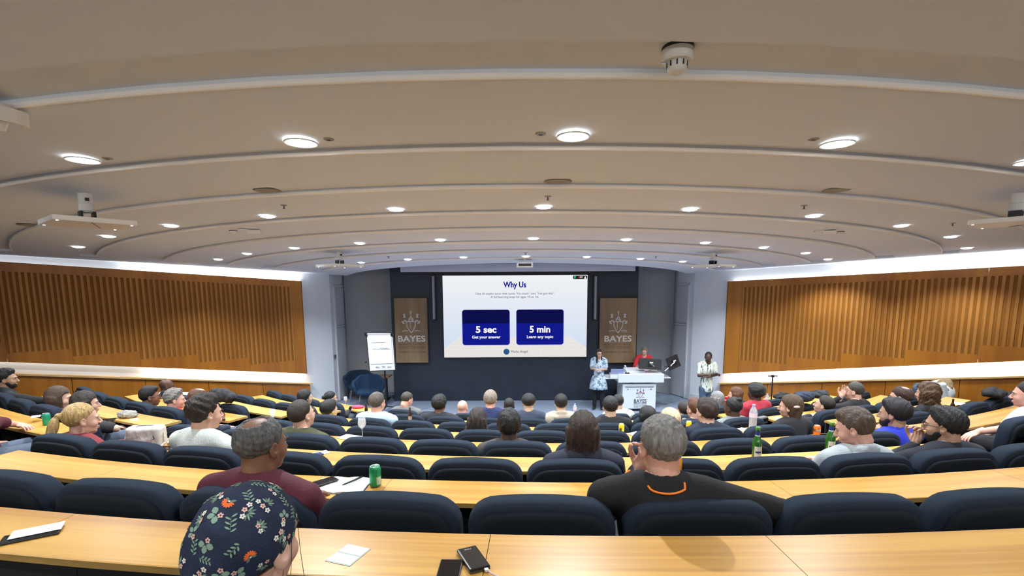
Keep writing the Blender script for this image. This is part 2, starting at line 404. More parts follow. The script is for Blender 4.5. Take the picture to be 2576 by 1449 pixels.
for side in (-1, 1):
    root, P, O, d, nrm, s0, top, bot, cap, F = lining(side)
    W = lambda s, off, z: O+Vector(P(s, off, z))
    wcol = (1, .93, .80); ccol = (.93, .98, 1.0)
    # upper strip: lies in the gap behind the panels, shines up at wall and ceiling
    if side < 0: rng = [(s0+.1, s0+3.55, 1.0), (s0+3.55, s0+7.5, .05)]
    else: rng = [(s0+.1, s0+2.6, .14), (s0+2.6, s0+7.5, 1.0)]
    for a_, b_, g in rng: strip_light('led_strip', W(a_, .09, top(a_)-.05), W(b_, .09, top(b_)-.05), (-nrm*.35+Vector((0, 0, 1))), .05, LED_W*g, ccol)
    # lower strip: behind the lower edge, shines down on wall and cap
    if side < 0: rng = [(s0+.05, s0+3.45, 1.0), (s0+3.45, s0+7.5, .10)]
    else: rng = [(s0+.05, s0+7.5, 1.0)]
    for a_, b_, g in rng: strip_light('led_strip', W(a_, .08, bot(a_)+.04), W(b_, .08, bot(b_)+.04), (-nrm*.3+Vector((0, 0, -1))), .04, LED_W*.55*g, wcol)
    # returns / skirting on the white walls
    e0, e1 = (W(0, 0, 0), W(s0-.12, 0, 0))
    mb = MB(); mb.add([W(-.02, .0, 0), W(s0-.1, .0, 0), W(s0-.1, .0, .17), W(-.02, 0, .17), W(-.02, .022, 0), W(s0-.1, .022, 0), W(s0-.1, .022, .17), W(-.02, .022, .17)], [(0,1,2,3),(4,7,6,5),(0,4,5,1),(1,5,6,2),(2,6,7,3),(3,7,4,0)])
    o = mb.build('baseboard_left' if side < 0 else 'baseboard_right', m_skirt); o['kind'] = 'structure'
strip_light('riser_fill_light', (-12, -3.8, CZ+.55), (12, -3.8, CZ+.55), (0, 1, .12), .35, 10.0, (1, .93, .84))  # added fill lamp behind the camera, brightens ceiling risers and seat backs
# ---- doors in the alcove returns, with frames
m_door = mat('door_paint', (.55, .58, .62), .5)
for side, A, B in ((-1, Vector((-5.05, 13.90, 0)), Vector((-4.86, 15.05, 0))), (1, Vector((5.10, 14.0, 0)), Vector((4.72, 15.05, 0)))):
    d = (B-A).normalized(); n = Vector((d.y, -d.x, 0)) if side < 0 else Vector((-d.y, d.x, 0))
    root = thing('door', 'white flush door in the %s stage alcove' % ('left' if side < 0 else 'right'), 'door', A+d*.62)
    root.name = 'door_1' if side < 0 else 'door_2'; root['kind'] = 'structure'; del root['category']
    rz = math.atan2(d.y, d.x); R = Matrix.Rotation(rz, 3, 'Z'); root.rotation_euler = (0, 0, rz)
    y = -1 if side < 0 else 1
    MB().box((0, y*.012, 1.05), (.78, .02, 2.08)).build('leaf', m_door, root)
    MB().box((0, y*.012, 2.7), (.78, .02, 1.05)).build('overpanel', m_door, root)
    MB().box((-.42, y*.02, 1.65), (.05, .05, 3.3)).box((.42, y*.02, 1.65), (.05, .05, 3.3)).box((0, y*.02, 3.28), (.89, .05, .05)).box((0, y*.02, 2.13), (.84, .05, .03)).build('door_frame', m_skirt, root)
# wall switches
def switch(side, x, y, lab):
    p = at_depth(x, y, 13.95 if side < 0 else 14.1)
    t = thing('wall_switch', lab, 'switch', p)
    MB().box((0, 0, 0), (.03, .1, .1)).build('plate', mat('switch_grey', (.12, .13, .15), .4), t)
    MB().box((0, -.0, 0), (.036, .05, .05)).build('rocker', mat('switch_dark', (.05, .05, .07), .4), t)
switch(-1, 843, 897, 'small dark wall switch beside the left stage door')
switch(1, 1741, 873, 'uppermost of three wall switches beside the right stage door')
switch(1, 1741, 885, 'middle wall switch beside the right stage door')
switch(1, 1739, 898, 'lowest dark wall switch beside the right stage door')
# ---- ceiling fittings
m_lens = mat_emit('downlight_glow', (.93, .98, 1.0), DOWN_GLOW)
m_trimw = mat('downlight_trim', (.7, .7, .68), .4)
n_light = 0
ordrow = ['nearest', 'second', 'third', 'fourth']
def ceil_off(Z):
    for Zl, w_ in zip(LIPS, RW):
        if Zl-w_ < Z < Zl: return RD
    return 0.0
first_dl = None
def downlight(Z, deg, rad_, label, power=1.0):
    global first_dl
    t = math.radians(deg); p = polar(CCY-Z, t, 0, (CCX, CCY)); p.z = ceil_z(p.y)+ceil_off(Z)-.008
    root = thing('downlight', label, 'ceiling light', p, group='round recessed downlights')
    if first_dl is None:
        tr = MB(); tr.lathe([(rad_, .004), (rad_*1.02, -.004), (rad_*1.12, -.006), (rad_*1.16, .004)], 28, cap=False); a = tr.build('trim_ring', m_trimw, root)
        b = MB().lathe([(0.0001, -.016), (rad_*.4, -.015), (rad_*.75, -.009), (rad_, .002)], 28, cap=False).build('diffuser', m_lens, root); first_dl = (a, b)
        # simple tilt to follow the slope
    else:
        for q in first_dl: c = q.copy(); COL.objects.link(c); c.parent = root
    if rad_ != .095: root.scale = (rad_/.095,)*3
    ld = bpy.data.lights.new('downlight_lamp', 'SPOT'); ld.shadow_soft_size = .02; ld.energy = DOWN_W*power; ld.color = (.87, .935, 1.0); ld.spot_size = math.radians(125); ld.spot_blend = .55
    lo = bpy.data.objects.new('downlight_lamp', ld); COL.objects.link(lo); lo.location = p+Vector((0, 0, -.03))
    return root
side_w = lambda v: ('left of the screen' if v < 0 else 'right of the screen')
for i, dg in enumerate((-23.0, -14.93, -6.95, 1.15, 9.36, 17.52, 25.6)):
    downlight(3.45, dg, .095, '%s of the big downlights in the nearest ceiling row, counted from the left' % ORD[i])
for i, dg in enumerate((-42, -33.2, -24.5, -16.0, -7.5, 1.06, 9.76, 18.6, 27.7, 37.1, 47.2)):
    downlight(5.58, dg, .075, '%s downlight from the left in the second ceiling row' % ORD[i])
for i, dg in enumerate((-44.1, -35.2, -26.2, -17.2, -8.2, 1.2, 10.8, 20.2, 29.2, 38.9, 48.9)):
    downlight(7.76, dg, .07, '%s downlight from the left in the third ceiling row' % ORD[i])
for i, dg in enumerate((-43, -31.5, -20.5, -9.8, 1.2, 12, 22.8, 33.5, 44.5)):
    downlight(9.98, dg, .065, '%s downlight from the left in the ceiling row nearest the stage' % ORD[i], .8)
for i, deg in enumerate((-23, -14.9, -6.9, 1.15, 9.3, 17.5, 25.6)):       # rows above and behind the camera, outside the frame
    downlight(1.15, deg, .095, '%s downlight from the left in the row above the camera' % ORD[i], .25)
    downlight(-1.0, deg, .095, '%s downlight from the left in the row behind the camera' % ORD[i], .5)
# ================================================================== SEATING
m_desk = mat_wood('desk_oak', (.46, .21, .034), (.67, .37, .078), .38, .35, polar_c=(CX, YC), scale=1.0)
m_deskedge = mat('desk_edge', (.42, .25, .07), .45, noise=(6, .15, (1, 1, 8)))
m_seatf = mat('seat_fabric', (.021, .030, .046), .95, noise=(500, .25), spec=.15, bump=(700, .25))
m_seatb = mat('seat_shell_fabric', (.014, .018, .024), .95, noise=(500, .2), spec=.12, bump=(700, .2))
m_metal = mat('dark_metal', (.03, .03, .035), .35, metal=.8)
m_mod = mat('modesty_panel', (.02, .02, .022), .6)
CEN = {0: (-17.0, 13.0), 1: (-17.3, 13.2), 2: (-17.9, 13.45), 3: (-18.3, 13.6), 4: (-18.7, 13.8), 5: (-19.0, 14.0), 6: (-19.2, 14.2), 7: (-19.4, 14.4)}
LEF = {2: (-38, -21.8), 3: (-38, -22.6), 4: (-39, -23.5), 5: (-40, -24.6), 6: (-40.8, -25.0), 7: (-42.5, -25.6)}
RIG = {2: (17.6, 27), 3: (17.5, 30.3), 4: (17.9, 34), 5: (17.95, 36.5), 6: (18.0, 38.5), 7: (18.1, 39.6)}
SEAM = {0: [-9.5, -3.02, .81, 7.6], 1: [-13.0, -5.81, 3.17, 9.0], 2: [-12.0, -5.58, 2.2, 8.9]}
rowname = {0: 'row closest to the camera', 1: 'nearest', 2: 'second', 3: 'third', 4: 'fourth', 5: 'fifth', 6: 'sixth', 7: 'front'}
bname = {'C': 'centre block', 'L': 'left block', 'R': 'right block'}
def desk(blk, r, t0, t1):
    t0, t1 = math.radians(t0), math.radians(t1); Rn, Rf = YC-(DZF+r*SS), YC-(DZB+r*SS); z = desk_z(r); tm = (t0+t1)/2
    base = polar((Rn+Rf)/2, tm, floor_z(r))
    root = thing('long_desk', 'curved light oak desk of %s in the %s' % ('the %s row' % rowname[r] if r else 'the '+rowname[0], bname[blk]), 'desk', base)
    cuts = [t0]+[math.radians(a) for a in (SEAM.get(r) if (blk == 'C' and r in SEAM) else [math.degrees(t0+(t1-t0)*u) for u in ((1/3, 2/3) if blk == 'C' else (.5,))])]+[t1]
    for a, b in zip(cuts[:-1], cuts[1:]):
        g = .0013/Rn; n = max(3, int((b-a)*Rn/.12)); th = np.linspace(a+g, b-g, n); vs = []; mb = MB()
        prof = [(Rn, z-.003), (Rn-.004, z), (Rf+.004, z), (Rf, z-.003), (Rf, z-.027), (Rn, z-.027)]
        for t in th:
            for R, zz in prof: vs.append(polar(R, t, zz))
        q = len(prof); fs = []; ks = []
        for i in range(n-1):
            for j in range(q):
                fs.append((i*q+j, (i+1)*q+j, (i+1)*q+(j+1) % q, i*q+(j+1) % q)); ks.append(0 if j < 3 else 1)
        fs += [tuple(range(q)), tuple((n-1)*q+j for j in range(q-1, -1, -1))]; ks += [1, 1]
        mb.v = [tuple(p) for p in vs]; mb.f = fs; mb.m = ks
        mb.build('desktop', [m_desk, m_deskedge], root, off=base)
        mb = MB(); Rm = Rf+.03; vs = []
        for t in th:
            for R, zz in ((Rm, z-.028), (Rm-.016, z-.028), (Rm-.016, z-.40), (Rm, z-.40)): vs.append(polar(R, t, zz))
        fs = [(i*4+j, (i+1)*4+j, (i+1)*4+(j+1) % 4, i*4+(j+1) % 4) for i in range(n-1) for j in range(4)]+[(0, 1, 2, 3), tuple((n-1)*4+j for j in (3, 2, 1, 0))]
        mb.add(vs, fs); mb.build('modesty_panel', m_mod, root, off=base)
    ns = max(2, int((t1-t0)*Rn/1.3)+1)
    for t in np.linspace(t0+.01, t1-.01, ns):
        p = polar(Rf+.06, t, 0); mb = MB(); mb.cyl((p.x, p.y, floor_z(r)), (p.x, p.y, z-.028), .022, n=8); mb.box((p.x, p.y, floor_z(r)+.008), (.12, .12, .016), rot=t)
        mb.build('leg', m_metal, root, off=base)
    return root
def outline(w, zb, zt, R, n=7, top_bow=.012):
    pts = [(-w, zb), (w, zb)]
    for i in range(n): t = i/(n-1)*PI/2; pts.append((w-R+R*math.cos(t), zt-R*.95+R*.95*math.sin(t)-top_bow))
    for i in range(1, 6): u = i/6; x = (w-R)*(1-2*u); pts.append((x, zt-top_bow+top_bow*(1-(2*u-1)**2)))
    for i in range(n): t = PI/2+i/(n-1)*PI/2; pts.append((-w+R+R*math.cos(t), zt-R*.95+R*.95*math.sin(t)-top_bow))
    return pts
def loft(mb, layers, k=None):
    """layers: lists of 3d points, closed loops, capped"""
    n = len(layers[0]); vs = [p for l in layers for p in l]
    fs = [(j*n+i, j*n+(i+1) % n, (j+1)*n+(i+1) % n, (j+1)*n+i) for j in range(len(layers)-1) for i in range(n)]
    fs += [tuple(range(n-1, -1, -1)), tuple((len(layers)-1)*n+i for i in range(n))]
    return mb.add(vs, fs, k)
def shrink(pts, d, cz=.68):
    out = []
    xs = max(abs(p[0]) for p in pts); zt = max(p[1] for p in pts); zb = min(p[1] for p in pts)
    for x, z in pts: out.append((x*(xs-d)/xs, (z-zb)*((zt-zb)-d)/(zt-zb)+zb))
    return out
def make_seat():
    root = thing('auditorium_seat', 'x', 'seat', (0, 0, 0))
    # back cushion
    o = outline(.287, .40, .95, .115, top_bow=.008); mb = MB()
    tilt = lambda y, z: y-(z-.45)*.10+.05
    lay = [[(x, tilt(y, z), z) for x, z in shrink(o, d)] for y, d in ((.000, .030), (.004, .012), (.014, .003), (.035, 0), (.08, 0), (.1, .008), (.112, .03), (.116, .06))]
    loft(mb, lay); mb.build('backrest', m_seatf, root, smooth=True)
    # back shell with a soft rim
    o = outline(.258, .36, .912, .10, top_bow=.006); mb = MB()
    lay = [[(x, tilt(y, z), z) for x, z in shrink(o, d)] for y, d in ((-.024, .030), (-.022, .012), (-.016, .003), (-.004, 0), (.014, .002))]
    loft(mb, lay); mb.build('back_shell', m_seatb, root, smooth=True)
    mb = MB(); o2 = [(-.24, .12), (.24, .12), (.25, .3), (.24, .5), (-.24, .5), (-.25, .3)]
    loft(mb, [[(x*s, y, z) for x, y in o2] for z, s in ((.37, .92), (.385, 1), (.44, 1), (.465, .96), (.475, .86))]); mb.build('seat_pad', m_seatf, root, smooth=True, bevel=0)
    mb = MB(); mb.cyl((0, .18, 0), (0, .18, .38), .035, n=10); mb.box((0, .18, .01), (.3, .2, .02)); mb.build('pedestal', m_metal, root)
    return root
seat0 = make_seat(); seat_k = kid_map(seat0); seat_used = [False]
SEATS = {}
def place_seat(r, arc, label, group):
    R = YC-(SZ1+(r-1)*SS); t = arc/R
    o = seat0 if not seat_used[0] else copy_tree(seat0, None, seat_k); seat_used[0] = True
    o.location = polar(R, t, floor_z(r)); o.rotation_euler = (0, 0, t); o['label'] = label; o['group'] = group; o['category'] = 'seat'
    return o
PH = {0: -.0, 1: .015, 2: -.33, 3: -.07, 4: .2, 5: -.16, 6: .12, 7: -.23}
cnt = 0
for r in range(0, 8):
    R = YC-(SZ1+(r-1)*SS)
    a0, a1 = math.radians(CEN[r][0])*R+.27, math.radians(CEN[r][1])*R-.24
    c = PH[r]; pitch = .605 if r < 2 else .6
    arcs = []
    k0 = math.ceil((a0-c)/pitch); k1 = math.floor((a1-c)/pitch)
    arcs = [c+pitch*k for k in range(k0, k1+1)]
    if r == 0: arcs = [a for a in arcs if -1.9 < a < 1.3]
    for i, a in enumerate(arcs):
        place_seat(r, a, 'dark navy padded seat, %s from left in %s row of the centre block' % (ORD[i], rowname[r] if r else 'the camera\'s own'), 'auditorium seats'); cnt += 1
    for blk, D in (('L', LEF), ('R', RIG)):
        if r not in D: continue
        a0, a1 = math.radians(D[r][0])*R, math.radians(D[r][1])*R
        n = int((a1-a0)/.6); st_ = a1-.3 if blk == 'L' else a0+.3
        for i in range(n):
            a = st_-.6*i if blk == 'L' else st_+.6*i
            place_seat(r, a, 'dark navy padded seat, %s from aisle in %s row of the %s' % (ORD[i], rowname[r], bname[blk]), 'auditorium seats'); cnt += 1
    if r < 8:
        desk('C', r, *CEN[r])
        if r in LEF: desk('L', r, *LEF[r]); desk('R', r, *RIG[r])
print('SEATS', cnt)
# ================================================================== PEOPLE: bodies from smooth distance fields
def sd_ell(P, c, r, R=None):
    q = P-np.array(c)
    if R is not None: q = q @ R
    r = np.array(r); k0 = np.sqrt(((q/r)**2).sum(-1)); k1 = np.sqrt(((q/(r*r))**2).sum(-1))
    return k0*(k0-1)/np.maximum(k1, 1e-6)
def sd_cap(P, a, b, ra, rb):
    a = np.array(a, float); b = np.array(b, float); pa = P-a; ba = b-a
    h = np.clip((pa @ ba)/max(ba @ ba, 1e-9), 0, 1)
    return np.sqrt(((pa-h[..., None]*ba)**2).sum(-1))-(ra+(rb-ra)*h)
def smin(a, b, k):
    if k <= 0: return np.minimum(a, b)
    h = np.clip(.5+.5*(b-a)/k, 0, 1); return b*(1-h)+a*h-k*h*(1-h)
def smax(a, b, k): return -smin(-a, -b, k)
def rot3(rx=0, ry=0, rz=0):
    return np.array(Matrix.Rotation(rz, 3, 'Z') @ Matrix.Rotation(ry, 3, 'Y') @ Matrix.Rotation(rx, 3, 'X'))
def field(P, prims):
    d = None
    for p in prims:
        kind, k = p[0], p[-1]
        if kind == 'e' or kind == '-e': v = sd_ell(P, p[1], p[2], p[3])
        else: v = sd_cap(P, p[1], p[2], p[3], p[4])
        if kind[0] == '-': d = smax(d, -v, k)
        else: d = v if d is None else smin(d, v, k)
    return d
def surf_nets(fn, lo, hi, h):
    lo = np.array(lo, float); hi = np.array(hi, float); n = np.ceil((hi-lo)/h).astype(int)+1
    ax = [lo[i]+h*np.arange(n[i]) for i in range(3)]
    P = np.stack(np.meshgrid(*ax, indexing='ij'), -1); V = fn(P).astype(np.float64)
    S = V < 0
    c = [(i, j, k) for i in (0, 1) for j in (0, 1) for k in (0, 1)]
    sl = lambda A, o: A[o[0]:A.shape[0]-1+o[0], o[1]:A.shape[1]-1+o[1], o[2]:A.shape[2]-1+o[2]]
    cnt = sum(sl(S, o).astype(np.int8) for o in c); act = (cnt > 0) & (cnt < 8)
    I = np.argwhere(act); m = len(I); idx = -np.ones(act.shape, int); idx[act] = np.arange(m)
    acc = np.zeros((m, 3)); w = np.zeros(m)
    for a in range(3):
        for o in c:
            if o[a]: continue
            o2 = list(o); o2[a] = 1
            va = V[I[:, 0]+o[0], I[:, 1]+o[1], I[:, 2]+o[2]]; vb = V[I[:, 0]+o2[0], I[:, 1]+o2[1], I[:, 2]+o2[2]]
            x = (va < 0) != (vb < 0); t = va/np.where(x, va-vb, 1)
            p = np.array(o, float)[None].repeat(m, 0); p[:, a] += t
            acc[x] += p[x]; w += x
    verts = lo+h*(I+acc/np.maximum(w, 1)[:, None])
    quads = []
    for a in range(3):
        b, d = (a+1) % 3, (a+2) % 3
        s0 = [slice(None)]*3; s1 = [slice(None)]*3; s0[a] = slice(0, -1); s1[a] = slice(1, None)
        E0, E1 = S[tuple(s0)], S[tuple(s1)]; X = np.argwhere(E0 != E1)
        ok = (X[:, b] > 0) & (X[:, d] > 0) & (X[:, b] < S.shape[b]-1) & (X[:, d] < S.shape[d]-1); X = X[ok]
        eb = np.zeros(3, int); eb[b] = 1; ed = np.zeros(3, int); ed[d] = 1
        g = lambda Y: idx[Y[:, 0], Y[:, 1], Y[:, 2]]
        q = np.stack([g(X-eb-ed), g(X-ed), g(X), g(X-eb)], 1)
        fl = ~E0[X[:, 0], X[:, 1], X[:, 2]]; q[fl] = q[fl][:, ::-1]; quads.append(q)
    q = np.concatenate(quads); q = q[(q >= 0).all(1)]
    return verts, q
def np_mesh(name, V, F, mats, parent=None, mi=None, smooth=True):
    me = bpy.data.meshes.new(name); me.vertices.add(len(V)); me.vertices.foreach_set('co', np.asarray(V, np.float32).ravel())
    F = np.asarray(F); me.loops.add(F.size); me.loops.foreach_set('vertex_index', F.ravel().astype(np.int32))
    me.polygons.add(len(F)); me.polygons.foreach_set('loop_start', np.arange(0, F.size, F.shape[1], dtype=np.int32)); me.polygons.foreach_set('loop_total', np.full(len(F), F.shape[1], np.int32))
    for m in (mats if isinstance(mats, (list, tuple)) else [mats]): me.materials.append(m)
    if mi is not None: me.polygons.foreach_set('material_index', np.asarray(mi, np.int32))
    if smooth: me.polygons.foreach_set('use_smooth', np.ones(len(F), bool))
    me.update(calc_edges=True); me.validate()
    o = bpy.data.objects.new(name, me); COL.objects.link(o)
    if parent is not None: o.parent = parent
    return o
# ---- head (face looks along +y, origin between the ears)
def head_prims(fem=0.0, beard=0):
    j = 1-.12*fem
    pr = [('e', (0, -.014, .035), (.0765, .096, .086), None, 0),
          ('e', (0, .028, -.02), (.064*j, .066, .088), None, .03),
          ('e', (0, .036, -.072), (.047*j, .045, .040), None, .025),
          ('e', (0, .068, -.098), (.019*j, .017, .015), None, .02),
          ('e', (.036, .058, -.030), (.025, .026, .025), None, .02), ('e', (-.036, .058, -.030), (.025, .026, .025), None, .02),
          ('e', (0, .083, .020), (.046, .014, .010), None, .014),
          ('-e', (.031, .104, .004), (.019, .016, .013), None, .012), ('-e', (-.031, .104, .004), (.019, .016, .013), None, .012),
          ('c', (0, .094, .006), (0, .113, -.027), .007, .011, .008),
          ('e', (0, .104, -.034), (.017, .011, .008), None, .006),
          ('e', (0, .093, -.060), (.023, .010, .0055), None, .004), ('e', (0, .092, -.071), (.019, .010, .0065), None, .004),
          ('c', (0, -.02, -.05), (0, -.036, -.20), .0625*(1-.17*fem), .066*(1-.15*fem), .02)]
    for s in (-1, 1):
        R = rot3(0, 0, s*-.35)
        pr += [('e', (s*.080, -.004, -.006), (.0085, .020, .032), R, .006), ('-e', (s*.087, .0, .0), (.006, .011, .018), R, .004), ('e', (s*.078, .002, -.030), (.008, .012, .013), R, .005)]
    return pr
HEADS = {}
def head_mesh(h, fem):
    k = (h, fem)
    if k not in HEADS: HEADS[k] = surf_nets(lambda P: field(P, head_prims(fem)), (-.11, -.14, -.225), (.11, .135, .14), h)
    return HEADS[k]
# ---- hand: wrist at origin, fingers along +y, thumb towards -x*side, palm facing -z
HANDS = {}
def hand_mesh(h, curl, spread, side):
    k = (h, curl, spread, side)
    if k in HANDS: return HANDS[k]
    pr = [('c', (0, -.05, 0), (0, .012, 0), .027, .026, 0), ('e', (0, .05, 0), (.040, .048, .0145), None, .018)]
    for i, (x, L) in enumerate(((-.030, .070), (-.010, .080), (.010, .074), (.029, .058))):
        x *= 1; a = spread*(x/.03)*.12; base = np.array([x, .088-.004*abs(i-1.3), 0.]); ang = 0; p = base; r = .0092 if i < 3 else .0082
        pr.append(('c', (x*.6, .05, 0), tuple(base), .011, r, .006))
        for seg, f in enumerate((.45, .30, .25)):
            ang += curl*(.75, .95, .7)[seg]
            d = np.array([math.sin(a)*math.cos(ang), math.cos(a)*math.cos(ang), -math.sin(ang)]); q = p+d*L*f
            pr.append(('c', tuple(p), tuple(q), r, r*.93, .0015)); p = q; r *= .93
    t0 = np.array([-.028, .02, -.004]); t1 = t0+np.array([-.026, .030, -.012]); t2 = t1+np.array([-.006, .030, -.010*(1+curl)]); t3 = t2+np.array([.006*curl, .022, -.010*curl])
    pr += [('c', tuple(t0), tuple(t1), .016, .0125, .012), ('c', tuple(t1), tuple(t2), .0120, .0105, .003), ('c', tuple(t2), tuple(t3), .0105, .0085, .002)]
    V, F = surf_nets(lambda P: field(P, pr), (-.09, -.085, -.11), (.06, .19, .035), h)
    if side < 0: V = V*np.array([-1, 1, 1]); F = F[:, ::-1]
    HANDS[k] = (V, F); return V, F
def frame(y, zhint):
    y = np.array(y, float); y /= np.linalg.norm(y); x = np.cross(y, zhint); x /= max(np.linalg.norm(x), 1e-6); z = np.cross(x, y)
    return np.stack([x, y, z], 1)
SKIN = {'fair': (.62, .37, .27), 'pink': (.66, .36, .27), 'tan': (.46, .26, .17), 'olive': (.42, .25, .16), 'brown': (.20, .095, .055), 'dark': (.075, .036, .022), 'east': (.58, .38, .26)}
def skin(n): 
    c = SKIN[n]; return mat('skin_'+n, c, .5, noise=(9, .10), bump=(160, .12))
def cloth(name, col, rough=.85, fine=0): return mat('cloth_'+name, col, rough, noise=(7, .16), bump=((90, .25) if not fine else (260, .2)))
def hairmat(name, col): 
    return mat('hair_'+name, col, .48, noise=(14, .45, (6, 6, 1)), bump=(45, .9, (5, 5, .7)))
m_eye = mat('eye_white', (.42, .38, .35), .35); m_iris = mat('iris_dark', (.02, .013, .01), .2)
m_lip = {k: mat('lip_'+k, (v[0]*.78, v[1]*.55, v[2]*.58), .45) for k, v in SKIN.items()}
def vnoise(P, s, seed=0):
    """cheap smooth noise from sines"""
    r = np.random.default_rng(seed); v = 0
    for i in range(5):
        k = r.normal(size=3)*s*(1+.55*i); ph = r.uniform(0, 6.28); v = v+np.sin(P @ k+ph)/(1+.6*i)
    return v/2.2
# ---- hair: distance-field volumes over the skull
def hair_mesh(style, h, fem, seed=0):
    st = style
    def fn(P):
        x, y, z = P[..., 0], P[..., 1], P[..., 2]
        curly = st.get('curly', 0.0); t = st.get('t', .014); tt = st.get('top', t)
        Q = P
        base = sd_ell(P, (0, -.016, .036), (.0775+t, .0975+t, .0865+tt))
        if st.get('quiff'): base = smin(base, sd_ell(P, (0, .035, .105), (.055, .05, .022+.5*st['quiff'])), .03)
        if st.get('vol'): base = smin(base, sd_ell(P, (0, -.02, .03), (.09+st['vol'], .105+st['vol'], .09+st['vol'])), .02)
        # hairline: keep above a plane rising from the nape to the brow, cut the face and around the ears
        front = st.get('front', .066)                      # y beyond which the forehead shows below hairline z
        hz = st.get('hz', .062)                            # height of hairline at the forehead
        nape = st.get('nape', -.055)
        cut = np.minimum(hz-z, y-.0)                       # forehead region: y>0 and z<hz
        line = nape+(hz-nape)*np.clip((y+.055)/(.055+front), 0, 1)**st.get('pw', 1.1)
        low = (line-z)*.8                                  # positive below the line
        if 'long' not in st: base = base+.75*t*np.clip((low+.050)/.050, 0, 1)*(y < .2)
        d = smax(base, low, .006)
        if 'long' in st:
            L = st['long']; w = st.get('w', .085); dp = st.get('dp', .05); bk = st.get('bk', -.055); fl_ = st.get('flare', 0)
            back = sd_ell(P, (0, -.03, -.0), (w+.006, .088, .095))
            back = smax(back, y-.035, .012)
            curtain = None
            zz = np.clip((z+L)/(L+.02), 0, 1)
            ww = w*(1+fl_*(1-zz)); yy = (y-bk+ (1-zz)*st.get('lean', .0))
            q = np.sqrt((x/ww)**2+(yy/dp)**2)-1
            curtain = np.maximum(q*min(.05, dp), np.maximum(z-.03, -L-z))
            d = smin(d, smin(back, curtain, .03), .015)
            d = smax(d, -sd_ell(P, (0, .075, -.035), (.060, .075, .09)), .01)
        if 'pony' in st:
            for c, r, R in st['pony']: d = smin(d, sd_ell(P, c, r, R), .006)
        if 'bald' in st:                                    # bare crown
            c, r = st['bald']; d = smax(d, -sd_ell(P, c, r), .01)
        g = vnoise(P*np.array([1, 1, .25 if not curly else 1.0]), st.get('fs', 130), seed)*st.get('fa', .0022)
        if curly: g = g+curly*vnoise(P, st.get('cs', 75), seed+3)
        return d+g
    lo, hi = [-.125, -.17, -.12], [.125, .13, .17]
    if 'vol' in st: lo = [v-st['vol'] for v in lo]; hi = [v+st['vol'] for v in hi]
    if 'long' in st: lo[2] = -st['long']-.02; lo[0] -= .06; hi[0] += .06; lo[1] -= .04
    if 'pony' in st: lo[1] = -.30; lo[2] = min(lo[2], -.25); lo[0] = -.16; hi[0] = .16
    return surf_nets(fn, lo, hi, h)
HS = {
 'short': dict(t=.007, top=.013, nape=-.060, hz=.070),
 'crop': dict(t=.005, top=.008, nape=-.055, hz=.075, fa=.001),
 'thick': dict(t=.010, top=.022, nape=-.070, hz=.068, quiff=.015, fa=.004),
 'curlytop': dict(t=.012, top=.026, nape=-.070, hz=.066, quiff=.03, curly=.0075, fa=.002),
 'afro': dict(t=.035, top=.04, nape=-.075, hz=.07, vol=.028, curly=.006),
 'curlybig': dict(t=.02, top=.03, long=.17, w=.12, dp=.085, bk=-.03, flare=.15, curly=.011, cs=60, hz=.07),
 'bob': dict(t=.014, top=.02, long=.20, w=.098, dp=.075, bk=-.03, flare=.18, hz=.065, fa=.004),
 'longs': dict(t=.012, top=.016, long=.30, w=.082, dp=.055, bk=-.045, flare=.12, hz=.065, fa=.003),
 'longwide': dict(t=.012, top=.018, long=.30, w=.088, dp=.06, bk=-.05, flare=.9, hz=.065, fa=.005, curly=.004),
 'pony': dict(t=.010, top=.014, nape=-.065, hz=.068, pony=[((0, -.125, .045), (.022, .028, .024), None), ((0, -.165, -.04), (.040, .034, .085), rot3(-.25)), ((0, -.155, -.14), (.033, .03, .07), rot3(.1))]),
 'bun': dict(t=.010, top=.014, nape=-.060, hz=.068, pony=[((0, -.13, .03), (.036, .032, .036), None)]),
 'topbun': dict(t=.010, top=.016, nape=-.060, hz=.068, curly=.003, pony=[((0, -.085, .115), (.034, .034, .028), None)]),
 'balding': dict(t=.008, top=.008, nape=-.060, hz=.05, front=.06, bald=((0, .03, .145), (.058, .085, .055)), curly=.002),
 'rim': dict(t=.006, top=.0, nape=-.060, hz=.02, front=.05, bald=((0, .0, .15), (.085, .13, .085))),
}
def add_glasses(parent, M, m):
    mb = MB()
    for s in (-1, 1):
        c = Vector((s*.033, .108, .004)); n = 12; pts = [c+Vector((.024*math.cos(2*PI*i/n), 0, .017*math.sin(2*PI*i/n))) for i in range(n+1)]
        mb.tube(pts, .0018, 5); mb.cyl((s*.058, .104, .008), (s*.082, .0, .006), .0018, n=5)
    mb.cyl((-.009, .11, .006), (.009, .11, .006), .0018, n=5)
    o = mb.build('glasses', m, parent); o.matrix_local = M; return o
